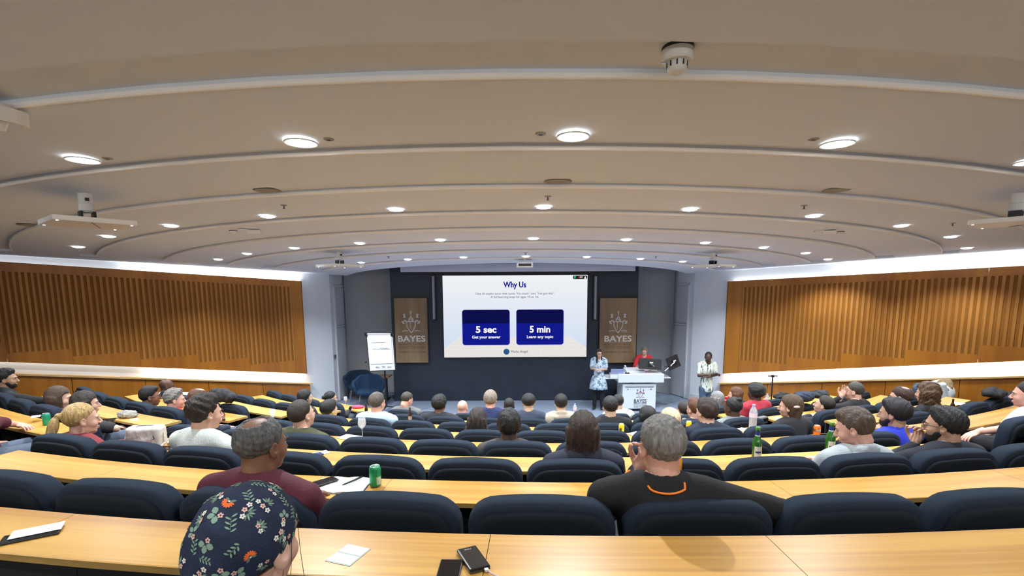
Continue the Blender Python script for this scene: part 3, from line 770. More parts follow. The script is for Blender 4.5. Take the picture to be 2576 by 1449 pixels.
def person(label, pos, face, floor, skin_='fair', hair='short', hcol=('brown', (.06, .035, .02)), top=('navy', (.03, .04, .08)), sleeve='long', fem=0.0,
           head_yaw=0.0, head_pitch=0.0, head_roll=0.0, vox=2, arms='lap', pants=('denim', (.07, .09, .13)), standing=False, glasses=None, collar=None, lean=0.0, scale=1.0,
           beard=None, group=None, hs=None, extra=None, shade='x', hood=None, hands=None, twist=0.0, shoulder=1.0):
    """pos: head centre in the room; face: heading of the body (0 = +y, positive to the right, radians); floor: z under the feet"""
    seat_h = .44
    hc = pos[2]-floor
    k = scale
    root = thing('person', label, 'person', (pos[0], pos[1], floor), (0, 0, -face), group)
    # local frame: x right, y facing, z up; head centre at (0, hy, hc)
    fs = 1-.10*fem
    hy = 0.0
    neck_z = hc-.125*k; sh_z = hc-.180*k
    hipz = seat_h+.09 if not standing else hc-.80*k
    by = hy-.03
    L = [('e', (0, by+.03-lean*.5, hipz), ((.160 if not standing else .142)*k*fs+.015*fem, .115*k, .125), None, 0),
         ('e', (0, by-.01-lean*.3, hipz+(sh_z-hipz)*.42), (.140*k*fs, .105*k, .16), None, .08),
         ('e', (0, by-.005, hipz+(sh_z-hipz)*.76), (.160*k*fs, .112*k, .15), None, .08),
         ('c', (-.145*k*fs*shoulder, by-.01, sh_z+.0), (.145*k*fs*shoulder, by-.01, sh_z+.005), .058*k, .058*k, .06),
         ('c', (0, by-.01, neck_z-.01), (-.10*k*fs, by-.012, sh_z+.035), .050*k, .036*k, .04), ('c', (0, by-.01, neck_z-.01), (.10*k*fs, by-.012, sh_z+.035), .050*k, .036*k, .04)]
    sx = .198*k*fs*shoulder
    SH = {s: np.array([s*sx, by-.01, sh_z-.012]) for s in (-1, 1)}
    def arm(s, elbow, wrist):
        return SH[s], np.array(elbow), np.array(wrist)
    A = {}
    for s in (-1, 1):
        mode = arms[0 if s < 0 else 1] if isinstance(arms, (tuple, list)) else arms
        if isinstance(mode, dict):
            loc = {}
            for key in ('e', 'w'):
                v = mode[key]
                if len(v) == 4 or len(v) == 5 and v[0] == 'px':          # a point on the ray of a pixel at row radius
                    wp = at_row(v[-4], v[-3], v[-2], v[-1]); q = wp-Vector((pos[0], pos[1], floor)); cf, sf = math.cos(face), math.sin(face)
                    v = (q.x*cf-q.y*sf, q.x*sf+q.y*cf, q.z)
                loc[key] = v
            A[s] = arm(s, loc['e'], loc['w'])
        elif mode == 'desk': A[s] = arm(s, (s*.25*k, by+.10, hipz+.17), (s*.13, by+.40, hipz+.16))
        elif mode == 'hang': A[s] = arm(s, (s*.245*k, by-.02, sh_z-.30*k), (s*.23*k, by+.06, sh_z-.55*k))
        elif mode == 'chin': A[s] = arm(s, (s*.20*k, by+.26, hipz+.17), (s*.055*k, by+.165, hc-.17*k))
        elif mode == 'cross': A[s] = arm(s, (s*.245*k, by+.04, sh_z-.27*k), (-s*.10*k, by+.20, sh_z-.255*k+.03*s))
        elif mode == 'clasp': A[s] = arm(s, (s*.23*k*fs, by+.0, sh_z-.26*k), (s*.05*k, by+.22, sh_z-.245*k))
        else: A[s] = arm(s, (s*.235*k, by+.04, hipz+.14), (s*.12, by+.28, hipz+.09))
    ua, fa_, wr = .046*k*fs, .038*k*fs, .026*k*fs
    armp = []
    for s in (-1, 1):
        a, e, w_ = A[s]; armp += [('c', tuple(a), tuple(e), ua*1.12, fa_*1.05, .035), ('c', tuple(e), tuple(w_), fa_*1.05, wr, .01)]
    # legs
    legs = []
    for s in (-1, 1):
        if standing:
            legs += [('c', (s*.085, by-.01, hipz), (s*.095, by, hipz*.52), .085*k, .055*k, .03), ('c', (s*.095, by, hipz*.52), (s*.10, by-.015, .09), .054*k, .038*k, .01)]
        else:
            kn = (s*.13, by+.43, hipz+.0); an = (s*.12, by+.40, .09)
            legs += [('c', (s*.09, by+.02, hipz-.01), kn, .082*k, .056*k, .04), ('c', kn, an, .054*k, .038*k, .01)]
    feet = [('e', (s*(.10 if standing else .12), by+(.055 if standing else .46), .045), (.042, .13, .045), rot3(0, 0, -s*.12), .0) for s in (-1, 1)]
    hv = {0: .0105, 1: .013, 2: .017, 3: .021}[vox]; hh = {0: .0042, 1: .0052, 2: .0075, 3: .0095}[vox]
    allp = L+armp+legs+[('c', (0, by-.01, neck_z-.05), (0, by+.0, neck_z+.05), .05, .048, .03)]
    pts = np.array([np.array(v) for a in A.values() for v in a]+[[-.26, by-.2, 0], [.26, by+.2, hc]])
    lo = np.minimum(pts.min(0)-.09, [-.27*k, by-.22, -.01]); hi = np.maximum(pts.max(0)+.09, [.27*k, by+(.56 if not standing else .2), hc-.10*k])
    hi[2] = max(hc-.10*k, max(v[2] for a in A.values() for v in a)+.08)
    Vb, Fb = surf_nets(lambda P: field(P, allp), lo, hi, hv*1.15)
    keep = [(Vb, Fb)]
    # head, rotated about the top of the neck
    Vh, Fh = head_mesh(hh, round(fem)); Rh = rot3(head_pitch, head_roll, -head_yaw)
    HM = Matrix.Translation((0, hy, hc)) @ Matrix([list(r) for r in Rh]).to_4x4() @ Matrix.Scale(k, 4)
    wgt = np.clip((Vh[:, 2]+.17)/.08, 0, 1)[:, None]           # neck blends back to the trunk
    Vr = (Vh*k) @ Rh.T; Vh2 = Vr*wgt+(Vh*k)*(1-wgt)+np.array([0, hy, hc])
    nb = len(Vb); V = np.concatenate([Vb, Vh2]); F = np.concatenate([Fb, Fh+nb]); mi = [0]*len(Fb)
    cen = Vh[Fh].mean(1); lip = (cen[:, 1] > .094) & (np.abs(cen[:, 0]) < .021) & (cen[:, 2] > -.077) & (cen[:, 2] < -.055)
    mi = np.concatenate([np.zeros(len(Fb)), lip.astype(int)])
    # hands
    if hands is None: hands = {}
    for s in (-1, 1):
        hd = hands.get(s, {}); Vd, Fd = hand_mesh(.0048 if vox < 2 else .0062, hd.get('curl', .35), hd.get('spread', .6), s if s > 0 else -1)
        a, e, w_ = A[s]; dr = hd.get('dir', (w_-e)); R = frame(dr, np.array(hd.get('up', (0, 0, 1.)), float))
        Vd2 = (Vd*k*(1-.08*fem)) @ R.T+w_+(np.array(dr)/np.linalg.norm(dr))*.015
        F = np.concatenate([F, Fd+len(V)]); V = np.concatenate([V, Vd2]); mi = np.concatenate([mi, np.zeros(len(Fd))])
    body = np_mesh('body', V, F, [skin(skin_), m_lip[skin_]], root, mi)
    # garment
    tn, tc = top[0], top[1]; tm = top[2] if len(top) > 2 else cloth(tn, tc)
    g = .011
    def infl(pr, g): 
        out = []
        for p in pr:
            if p[0] == 'e': out.append(('e', p[1], tuple(np.array(p[2])+g), p[3], p[4]))
            else: out.append(('c', p[1], p[2], p[3]+g, p[4]+g, p[5]))
        return out
    slv = []
    for s in (-1, 1):
        a, e, w_ = A[s]
        if sleeve == 'long': slv += [('c', tuple(a), tuple(e), ua*1.12+g+.004, fa_+g+.006, .03), ('c', tuple(e), tuple(w_-(w_-e)*.06), fa_+g+.004, wr+g+.002, .01)]
        elif sleeve == 'short': slv += [('c', tuple(a), tuple(a+(e-a)*.72), ua*1.12+g+.004, ua+g+.008, .03)]
        elif sleeve == 'rolled': slv += [('c', tuple(a), tuple(e), ua*1.12+g+.004, fa_+g+.006, .03), ('c', tuple(e), tuple(e+(w_-e)*.35), fa_+g+.004, fa_+g+.004, .01)]
    gar = infl(L, g)+slv
    if standing: gar = gar+[('e', (0, by+.005, hipz+.10), (.158*k*fs, .118*k, .25), None, .05)]
    if collar == 'shirt' or collar == 'white': gar += []
    cutz = neck_z+.0*k
    def gfn(P):
        d = field(P, gar); d = d+.004*vnoise(P*np.array([1, 1, .6]), 22, int(abs(pos[0]*31+pos[1]*57)))*np.clip((P[..., 2]-hipz)/.1, 0, 1)
        if arms != 'x':
            neck = sd_cap(P, (0, by+.03, neck_z-.005), (0, by+.01, neck_z+.12), .067*k*fs, .082*k); d = smax(d, -neck, .006)
        if standing: d = np.maximum(d, (hipz-.07)-P[..., 2])
        return d
    if not (extra and extra.get('nogar')):
        Vg, Fg = surf_nets(gfn, lo-.03, hi+.02, hv); np_mesh('shirt', Vg, Fg, tm, root)
    if extra and extra.get('trim'):
        tmm, rr_, back, front = extra['trim']; P = np.array([(rr_*math.cos(a), by+.01+rr_*math.sin(a)*.95, neck_z-.012-back*max(0, -math.sin(a))-front*max(0, math.sin(a))) for a in np.linspace(0, 2*PI, 40)])
        for _ in range(6):
            d_ = gfn(P); G = np.stack([gfn(P+np.eye(3)[i]*1e-3)-d_ for i in range(3)], -1)/1e-3; G[:, 0:2] *= 1; nn = np.linalg.norm(G, axis=1, keepdims=True); P = P-G*(d_-.002)[:, None]/np.maximum(nn*nn, .3)*.8
        mb = MB(); mb.tube([Vector(p_) for p_ in P], .0042, 6); mb.build('neck_trim', tmm, root)
    if collar:
        cm = cloth(*collar) if isinstance(collar, tuple) else tm
        mb = MB(); n = 22; vs = []
        for j, (rr, zz) in enumerate(((.080, -.052), (.074, -.010), (.069, .004), (.065, -.008), (.066, -.055))):
            for i in range(n):
                a_ = 2*PI*i/n; fr = max(0, math.sin(a_)); vs.append((rr*k*fs*math.cos(a_)*1.02, by+.0+rr*k*math.sin(a_)*1.02+.01*fr, neck_z+.012+zz*k-.028*fr*k))
        mb.add(vs, [(j*n+i, j*n+(i+1) % n, (j+1)*n+(i+1) % n, (j+1)*n+i) for j in range(4) for i in range(n)]); mb.build('collar', cm, root, smooth=True)
    if hood:
        hm = cloth(*hood) if isinstance(hood, tuple) else tm
        pr = [('e', (0, by-.085, neck_z-.045), (.125, .055, .065), rot3(.35), 0), ('c', (-.085, by-.03, neck_z-.0), (-.03, by-.09, neck_z+.025), .03, .028, .03), ('c', (.085, by-.03, neck_z-.0), (.03, by-.09, neck_z+.025), .03, .028, .03), ('c', (-.05, by-.09, neck_z+.03), (.05, by-.09, neck_z+.03), .024, .024, .02)]
        Vg, Fg = surf_nets(lambda P: field(P, pr)+.004*vnoise(P, 30, 5), (-.2, by-.22, neck_z-.16), (.2, by+.08, neck_z+.1), .011); np_mesh('hood', Vg, Fg, hm, root)
    # trousers and shoes
    pg = infl(legs, .017)+[('e', L[0][1], tuple(np.array(L[0][2])+.009), None, .05)]
    if not (extra and extra.get('nopants')):
        Vg, Fg = surf_nets(lambda P: np.maximum(field(P, pg), P[..., 2]-hipz-.10), [-.3, by-.24, .02], [.3, by+.6, hipz+.2], hv*1.25); np_mesh('trousers', Vg, Fg, cloth(*pants), root)
    for s in ((-1, 1) if vox < 3 or standing else ()):
        ft = feet[0 if s < 0 else 1]; c = ft[1]
        Vg, Fg = surf_nets(lambda P: np.maximum(field(P, [ft]), -P[..., 2]+.004), [c[0]-.08, c[1]-.16, -.02], [c[0]+.08, c[1]+.17, .13], .015); np_mesh('shoe', Vg, Fg, mat('shoe_black', (.012, .012, .013), .35), root)
    # eyes, brows
    if vox < 3 or standing:
        for s in (-1, 1):
            mb = MB()
            mb.lathe([(.0001, -.0110), (.0056, -.0095), (.0095, -.0056), (.0110, 0), (.0095, .0056), (.0056, .0095), (.0001, .0110)], 10, (s*.030, .0795, .003), k=0)
            mb.lathe([(.0055, -.001), (.0001, .0018)], 10, k=1, mtx=Matrix.Translation((s*.030, .0902, .002)) @ Matrix.Rotation(-PI/2, 4, 'X'))
            o = mb.build('eye', [m_eye, m_iris], root, smooth=True); o.matrix_local = HM
            mb = MB(); mb.tube([(s*.014, .1005, .021), (s*.03, .0985, .026), (s*.047, .088, .021)], .0028, 5)
            o = mb.build('eyebrow', hairmat(*hcol), root); o.matrix_local = HM
    if hair:
        st = dict(HS[hair]); st.update(hs or {})
        Vr_, Fr_ = hair_mesh(st, {0: .0042, 1: .0052, 2: .0075, 3: .0105}[vox], fem, seed=int(abs(pos[0])*100) % 97)
        o = np_mesh('hair', Vr_, Fr_, hairmat(*hcol), root); o.matrix_local = HM
    if beard:
        pr = [('e', (0, .040, -.075), (.056, .060, .050), None, 0), ('e', (0, .025, -.045), (.071, .045, .04), None, .02)]
        bf = lambda P: smax(smax(field(P, pr), -sd_ell(P, (0, .125, -.045), (.035, .035, .022)), .006), P[..., 2]+.022-.25*np.clip(-P[..., 1]+.05, 0, .08), .006)+.0015*vnoise(P, 150, 2)
        Vr_, Fr_ = surf_nets(bf, (-.09, -.05, -.14), (.09, .12, .03), .0055 if vox < 2 else .0075); o = np_mesh('beard', Vr_, Fr_, hairmat(*beard), root); o.matrix_local = HM
    if glasses: add_glasses(root, HM, glasses if not isinstance(glasses, bool) else m_blackm)
    return root, HM, A
def look(p, tgt): return math.atan2(tgt[0]-p[0], tgt[1]-p[1])
LOOK_AT = (.7, 13.6)
# ================================================================== THE PEOPLE
KS = 1.0
BR = ('brown', (.05, .03, .018)); DB = ('dark_brown', (.022, .014, .010)); BK = ('black', (.008, .008, .009)); GY = ('grey', (.26, .25, .235)); SL = ('silver', (.36, .35, .33))
BL = ('blonde', (.42, .27, .11)); PB = ('pale_blonde', (.62, .50, .30)); RD = ('auburn', (.10, .035, .014)); LB = ('light_brown', (.14, .085, .045)); SP = ('salt_pepper', (.09, .09, .09))
def sit(label, x, y, r, skin_='fair', hair='short', hcol=DB, top=('navy', (.02, .026, .05)), yaw=0.0, pitch=-.05, body=0.0, off=.26, fem=0.0, vox=None, look_at=LOOK_AT, **kw):
    p = at_row(x, y, r, off); fz = floor_z(r)
    face = math.atan2(CX-p.x, YC-p.y)+body
    ly = look(p, look_at)-face+yaw
    if vox is None: vox = 0 if r <= 1 else (1 if r <= 2 else (2 if r <= 4 else 3))
    kw.setdefault('scale', 1.0 if r <= 2 else 1.06)
    return person(label, p, face, fz, skin_=skin_, hair=hair, hcol=hcol, top=top, head_yaw=ly, head_pitch=pitch, fem=fem, vox=vox, **kw)
# --- nearest
scarf, scHM, _ = sit('person in a navy floral head scarf seated closest to the camera', 634, 1372, 0, 'fair', None, DB, ('cream', (.5, .45, .4)), yaw=.2, body=.0, fem=1, arms='lap', off=.16, scale=.98)
if 1:
    def scarf_fn(P):
        d = sd_ell(P, (0, -.014, .04), (.090, .110, .100))
        d = smin(d, sd_ell(P, (-.022, -.065, -.01), (.066, .060, .072), rot3(0, .2, 0)), .035)
        d = smin(d, sd_ell(P, (-.015, -.06, -.075), (.050, .045, .055)), .03)
        line = -.075+.155*np.clip((P[..., 1]+.03)/.12, 0, 1)
        d = smax(d, (line-P[..., 2])*.8, .008)
        d = d+.0035*np.sin(P[..., 0]*60+P[..., 2]*35+3*vnoise(P, 12, 3))*np.clip((-P[..., 1]-.0)/.08, 0, 1)
        return d
def scarf_mesh(): return surf_nets(scarf_fn, (-.15, -.19, -.17), (.12, .12, .16), .0042)
def scarf_print(parent, HM_):
    """flowers and leaves of the printed cloth, laid onto its surface"""
    fn = scarf_fn; rs = random.Random(11)
    def proj(P, lift=.0007):
        P = np.array(P, float)
        for _ in range(3):
            e = 1e-3; d = fn(P); g = np.stack([fn(P+np.eye(3)[i]*e)-d for i in range(3)], -1)/e; n = g/np.maximum(np.linalg.norm(g, axis=-1, keepdims=True), 1e-6); P = P-n*(d-lift)[..., None]/np.maximum(np.linalg.norm(g, axis=-1, keepdims=True), .3)
        return P, n
    cols = {'green': (.22, .34, .25), 'dgreen': (.12, .20, .15), 'orange': (.85, .15, .03), 'white': (.80, .76, .66), 'pink': (.75, .45, .36)}
    acc = {k: MB() for k in cols}
    def blob(k, c, t1, t2, pts):
        P = np.array([c+t1*x+t2*y for x, y in pts]+[c+t1*np.mean([p[0] for p in pts])+t2*np.mean([p[1] for p in pts])]); P, _ = proj(P, .0009 if k in ('green', 'dgreen') else .0014); n = len(pts)
        acc[k].add([tuple(p) for p in P], [(i, (i+1) % n, n) for i in range(n)])
    def petal(k, c, t1, t2, ang, L, W, o=0.0):
        ca, sa = math.cos(ang), math.sin(ang); pts = []
        for u, v in ((0, 0), (.3, .8), (.65, 1), (1, .35), (1, -.35), (.65, -1), (.3, -.8)): x, y = o+u*L, v*W; pts.append((x*ca-y*sa, x*sa+y*ca))
        blob(k, c, t1, t2, pts)
    sel = []
    for _ in range(900):
        q = np.array([rs.gauss(0, 1), rs.gauss(0, 1), rs.gauss(0, 1)]); q /= np.linalg.norm(q); c, n = proj(np.array([q*.12+np.array([0, -.02, .02])])); c, n = c[0], n[0]
        if (n @ np.array([0, 1, -.2])) > .6: continue
        if all(np.linalg.norm(c-s_) > .029 for s_, _ in sel): sel.append((c, n))
    for c, n in sel:
        t1 = np.cross(n, [rs.uniform(-1, 1), rs.uniform(-1, 1), rs.uniform(-1, 1)]); t1 /= np.linalg.norm(t1); t2 = np.cross(n, t1); kind = rs.random(); s_ = rs.uniform(.8, 1.15)
        if kind < .10:
            for i in range(9): petal('orange', c, t1, t2, -.2+i*.42, .0125*s_, .0022, .002)
            petal('white', c, t1, t2, -PI/2, .004, .002); petal('dgreen', c, t1, t2, -2.4, .014, .003); petal('dgreen', c, t1, t2, -.7, .012, .003)
        elif kind < .50:
            for j in range(rs.choice((2, 3))):
                cc = c+t1*(j*.0135-.010)*s_+t2*rs.uniform(-.005, .005)
                for i in range(5): petal('white' if j % 2 == 0 else 'pink', cc, t1, t2, i*1.2566+j, .0050*s_, .0022*s_, .0008)
            for i in range(6): petal('green' if i % 2 else 'dgreen', c-t2*.006, t1, t2, -2.9+i*.52, rs.uniform(.010, .016), .0020, .002)
        elif kind < .8:
            for i in range(7): petal('green', c+t1*(i-3)*.0042*s_, t1, t2, 1.0 if i % 2 else -1.0, .0105*s_, .0019, .0)
            petal('dgreen', c-t1*.015, t1, t2, 0, .03, .0007)
        else:
            for i in range(3): petal('green', c, t1, t2, i*1.3-.9, .014*s_, .0055*s_, .002)
            for i in range(5): petal('pink', c-t1*.008, t1, t2, i*1.2566, .0048, .0022, .001)
    for k, mb_ in acc.items(): o_ = mb_.build('printed_motif', mat('print_'+k, cols[k], .85), parent); o_.matrix_local = HM_; o_['kind'] = 'stuff'
Vs, Fs = scarf_mesh(); o = np_mesh('head_scarf', Vs, Fs, mat('scarf_navy', (.012, .020, .050), .85, noise=(30, .25), bump=(200, .2)), scarf); o.matrix_local = scHM
scarf_print(scarf, scHM)
mb = MB()
for pts in ([(.078, .03, .03), (.084, .02, -.03), (.088, .01, -.07)], [(.076, .05, .04), (.086, .045, -.02), (.090, .05, -.08)], [(.080, .0, -.04), (.082, -.01, -.10), (.088, -.01, -.15)]): mb.tube([Vector(p) for p in pts], .0006, 4)
o = mb.build('hair_strand', hairmat(*DB), scarf); o.matrix_local = scHM; o['kind'] = 'stuff'
p, HMx, _ = sit('balding man with grey fringe in a burgundy sweater, seen from behind', 660, 1122, 1, 'brown', 'balding', SP, ('burgundy', (.085, .010, .022)), yaw=.32, body=.12, arms='desk', off=.16, hs=dict(t=.009, top=.008, curly=.003, bald=((.005, -.045, .135), (.046, .062, .055))), collar=('burgundy', (.085, .010, .022)), shoulder=1.12)
orange = cloth('orange_trim', (.85, .22, .02))
p, HMx, AR = sit('grey-haired man in a black sweater with orange trim, hand on cheek', 1662, 1124, 1, 'pink', 'short', ('grey_short', (.22, .21, .195)), ('black', (.0045, .0045, .005)), yaw=-.22, body=.05, off=.16,
  extra=dict(trim=(orange, .092, .012, .03)), pants=('black_trousers', (.012, .012, .015)), arms=('chin', dict(e=(.48, -.02, .86), w=(.60, .12, .66))), hs=dict(t=.010, top=.014, fa=.003), shoulder=1.15, hands={-1: dict(curl=.55, dir=(.02, -.03, .12), up=(1, .5, 0))})
for s in (-1,):
    a, e, w_ = AR[s]; q = w_-(w_-e)*.10; mb = MB(); dv = Vector(w_-e).normalized(); mb.cyl(Vector(q)-dv*.006, Vector(q)+dv*.006, .050, .047, 16); mb.build('cuff_trim', orange, p)
# --- second row
sit('woman with long brown bob in a navy blazer, centre of the second row', 1466, 1086, 2, 'fair', 'bob', ('brown_bob', (.035, .022, .016)), ('navy_blazer', (.016, .018, .034)), fem=1, yaw=.1, arms='desk', hs=dict(long=.24, w=.094, flare=.25), shoulder=1.12)
sit('man with dark wavy hair in a pale shirt, left of centre', 516, 1041, 2, 'fair', 'curlytop', ('dark_wavy', (.020, .014, .010)), ('pale_shirt', (.62, .66, .62)), yaw=.35, body=.1, arms='desk', collar=('pale_shirt', (.62, .66, .62)), shoulder=1.05, hs=dict(curly=.005))
sit('man with short brown hair in a light grey hoodie looking down', 2148, 1078, 2, 'pink', 'thick', ('ash_brown', (.085, .062, .045)), ('grey_hoodie', (.34, .37, .39)), yaw=-.75, pitch=-.30, arms='desk', hood=('grey_hoodie', (.34, .37, .39)), hs=dict(top=.022, quiff=.015))
sit('bearded man in glasses and dark blazer with hand on chin', 2375, 1072, 2, 'tan', 'thick', BK, ('charcoal_blazer', (.014, .016, .024)), yaw=-.55, arms=('chin', 'desk'), glasses=True, beard=BK, collar=('white_shirt', (.72, .74, .76)), shoulder=1.1, hs=dict(t=.012, top=.016), hands={-1: dict(curl=1.0, dir=(.02, .0, .1), up=(1, 0, 0))})
sit('woman with blonde ponytail in profile at the left end', 206, 1056, 2, 'fair', 'pony', ('blonde_pony', (.45, .30, .12)), ('green_red', (.20, .025, .03)), fem=1, yaw=.35, arms='desk', hs=dict(t=.008, top=.010))
sit('person in burgundy sweater reaching in at the left picture edge', -62, 1008, 2, 'pink', 'short', DB, ('burgundy', (.085, .010, .022)), arms=(dict(e=(-.26, 0, .62), w=(-.22, .2, .58)), dict(e=('px', -10, 1062, 2, .45), w=('px', 42, 1068, 2, .62))), sleeve='rolled', vox=1, hands={1: dict(curl=.5, dir=(1, .25, -.1))})
sit('man in pale checked shirt at the far right edge, arm on knee', 2584, 994, 3, 'pink', 'short', DB, ('check_shirt', (.50, .48, .55)), yaw=-.4, vox=1, arms=(dict(e=('px', 2535, 1078, 3, .1), w=('px', 2462, 1086, 3, .26)), 'lap'), sleeve='short', pants=('black_trousers', (.012, .012, .015)), hands={-1: dict(curl=.5, dir=(-.8, .3, -.35))}, scale=1.08)
# --- third row
sit('woman with dark hair and black T-shirt leaning forward, left block', 216, 1016, 3, 'fair', 'bob', DB, ('black_tee', (.018, .019, .022)), fem=1, yaw=.3, sleeve='short', arms=('lap', dict(e=('px', 292, 1078, 3, .35), w=('px', 250, 1062, 3, .5))), hs=dict(long=.13))
sit('woman with straight brown hair in olive, profile to the right, left block', 150, 1003, 3, 'fair', 'bob', ('mid_brown', (.07, .042, .027)), ('olive_dark', (.035, .036, .018)), fem=1, yaw=.5, hs=dict(long=.22))
sit('young man in black jacket beside the left wall', 16, 954, 3, 'olive', 'thick', BK, ('black_jacket', (.012, .012, .014)), yaw=.25, beard=BK, arms=('lap', dict(e=(.27, .22, .70), w=(.22, .48, .62))))
sit('man in a dark green sweater looking up to the right', 760, 1044, 3, 'fair', 'crop', ('dark_crop', (.022, .016, .012)), ('olive', (.050, .052, .022)), yaw=.3, pitch=.12, body=.1, shoulder=1.1, hs=dict(t=.008, top=.016))
sit('man with black curly hair and grey-brown jacket, third row centre', 1281, 1072, 3, 'dark', 'afro', BK, ('brown_grey', (.045, .038, .035)), hs=dict(t=.016, top=.03, vol=.0, nape=-.085))
sit('man with black hair and stubble in a royal blue top', 2248, 1042, 3, 'tan', 'thick', BK, ('royal_blue', (.015, .03, .42)), yaw=-.4, arms=('chin', 'desk'), beard=BK, collar=('white_trim', (.7, .72, .8)), hs=dict(t=.02, top=.026))
# --- fourth row
sit('man with black hair, glasses and white collar, left block', 378, 998, 4, 'brown', 'thick', BK, ('black_suit', (.010, .010, .013)), yaw=.35, glasses=True, collar=('white_shirt', (.72, .74, .76)))
sit('person with curly grey hair in a red sweater, left block', 440, 1006, 4, 'pink', 'curlytop', ('grey_curl', (.20, .19, .17)), ('red_knit', (.42, .035, .02)), yaw=.4, off=.34)
sit('man with reddish brown hair and headset behind the dark-haired man', 502, 1003, 4, 'pink', 'balding', RD, ('navy', (.02, .026, .05)), yaw=.2)
sit('woman with very long dark wavy hair, fourth row centre', 1202, 1058, 4, 'fair', 'longwide', ('dark_wave', (.032, .024, .02)), ('black_top', (.014, .014, .016)), fem=1, hs=dict(flare=1.3))
sit('person with short pale blonde hair in dark top', 1684, 1060, 4, 'pink', 'short', PB, ('navy_dark', (.014, .018, .034)), yaw=-.1, hs=dict(t=.018, top=.022))
sit('young man with tousled dark brown hair in navy', 1776, 1037, 4, 'fair', 'thick', ('tousled', (.028, .018, .014)), ('navy_knit', (.014, .018, .036)), yaw=-.25, body=-.05, hs=dict(t=.022, top=.034, fa=.006))
sit('woman with half-up brown hair and a pale hair clip', 1988, 1024, 4, 'fair', 'longs', ('honey_brown', (.075, .042, .02)), ('black_knit', (.014, .014, .018)), fem=1, yaw=-.55, hs=dict(long=.27, w=.072))
sit('balding man with brown hair and glasses, right block', 2266, 1000, 4, 'fair', 'balding', ('red_brown', (.045, .02, .014)), ('dark_jacket', (.014, .015, .018)), yaw=-.3, glasses=True, hs=dict(bald=((0, -.045, .13), (.04, .045, .04))))
sit('woman with curly brown hair in a black coat, right block', 2332, 990, 4, 'fair', 'curlybig', ('brown_curl', (.085, .045, .022)), ('black_coat', (.008, .008, .009)), fem=1, off=.4)
# --- fifth row
sit('bald dark-skinned man in a white shirt with hand at mouth', 420, 972, 5, 'dark', None, BK, ('white_top', (.66, .68, .66)), yaw=.1, arms=('desk', 'chin'), beard=None)
sit('boyish man with black hair in a bright yellow shirt', 829, 1032, 5, 'east', 'thick', BK, ('yellow', (.85, .75, .02)), yaw=.2, sleeve='short', hs=dict(t=.018, top=.022))
sit('man with grey-brown hair in a light blue shirt', 950, 1014, 5, 'pink', 'short', ('grey_brown', (.085, .070, .055)), ('light_blue', (.42, .52, .68)), yaw=.15, shoulder=1.08, collar=('light_blue', (.42, .52, .68)), hs=dict(t=.014, top=.022))
sit('person in a black varsity jacket with white stripes', 1535, 1024, 5, 'east', 'short', BK, ('black_varsity', (.010, .010, .012)), yaw=.1, collar=('white_trim', (.7, .72, .8)), hs=dict(t=.014, top=.018))
sit('woman with long black braided hair near the lectern', 1628, 1048, 5, 'brown', 'longs', BK, ('black_top', (.014, .014, .016)), fem=1, hs=dict(long=.24, w=.10, t=.02, flare=.25))
sit('person with auburn hair behind the tousled young man', 1748, 1030, 5, 'fair', 'thick', RD, ('navy_dark', (.014, .018, .034)), yaw=-.2)
sit('person with a black top knot in a grey T-shirt', 1843, 1026, 5, 'dark', 'topbun', BK, ('grey_tee', (.17, .19, .185)), yaw=-.3)
sit('man in a navy suit resting his chin on his hand, right block', 2072, 1020, 5, 'fair', 'short', DB, ('navy_suit', (.014, .016, .028)), yaw=-.35, pitch=.2, arms=('chin', 'desk'), vox=2, hs=dict(t=.012, top=.018))
p44, _, A44 = sit('man in black holding his hand to his temple, watch on wrist', 2148, 985, 5, 'fair', 'short', ('grey_dark', (.05, .045, .035)), ('black_shirt', (.010, .010, .012)), yaw=-.35, vox=2, arms=(dict(e=(-.24, .30, .80), w=(-.115, .10, 1.00)), 'desk'), hands={-1: dict(curl=.25, dir=(.03, -.03, .14), up=(1, 0, 0))})
sit('woman with big curly blonde hair in a white blouse', 2374, 972, 5, 'fair', 'curlybig', ('blonde_curl', (.33, .22, .11)), ('white_blouse', (.66, .70, .72)), fem=1, yaw=-.2, off=.36)
# --- sixth row
sit('woman with long black hair beside the left stage wall', 768, 1000, 6, 'east', 'longs', BK, ('black_top', (.014, .014, .016)), fem=1, yaw=.2)
sit('man with curly black hair in a dark jacket, sixth row', 1106, 1018, 6, 'brown', 'curlytop', BK, ('charcoal', (.020, .022, .030)), hs=dict(t=.030, top=.03, nape=-.09, curly=.008), shoulder=1.15)
sit('man with ash blond hair in a blue shirt, tallest in the front rows', 1234, 1006, 6, 'pink', 'short', ('ash_blond', (.26, .22, .17)), ('blue_shirt', (.018, .03, .10)), hs=dict(t=.018, top=.026, nape=-.08))
sit('man with flat-topped black hair in dark blue, centre', 1330, 1013, 6, 'east', 'short', BK, ('slate', (.04, .05, .085)), hs=dict(t=.022, top=.014, nape=-.04), collar=('navy', (.02, .026, .05)))
sit('man with black hair in a beige hoodie', 1411, 1015, 6, 'east', 'short', BK, ('beige', (.47, .42, .33)), hs=dict(t=.014, top=.020, nape=-.08), hood=('beige2', (.40, .35, .27)))
sit('person with dark brown hair low behind the pale blonde one', 1719, 1033, 6, 'fair', 'short', DB, ('navy_dark', (.014, .018, .034)))
sit('person with round black afro hair and red patterned shirt', 1899, 988, 6, 'dark', 'afro', BK, ('red_pattern', (.42, .03, .05)))
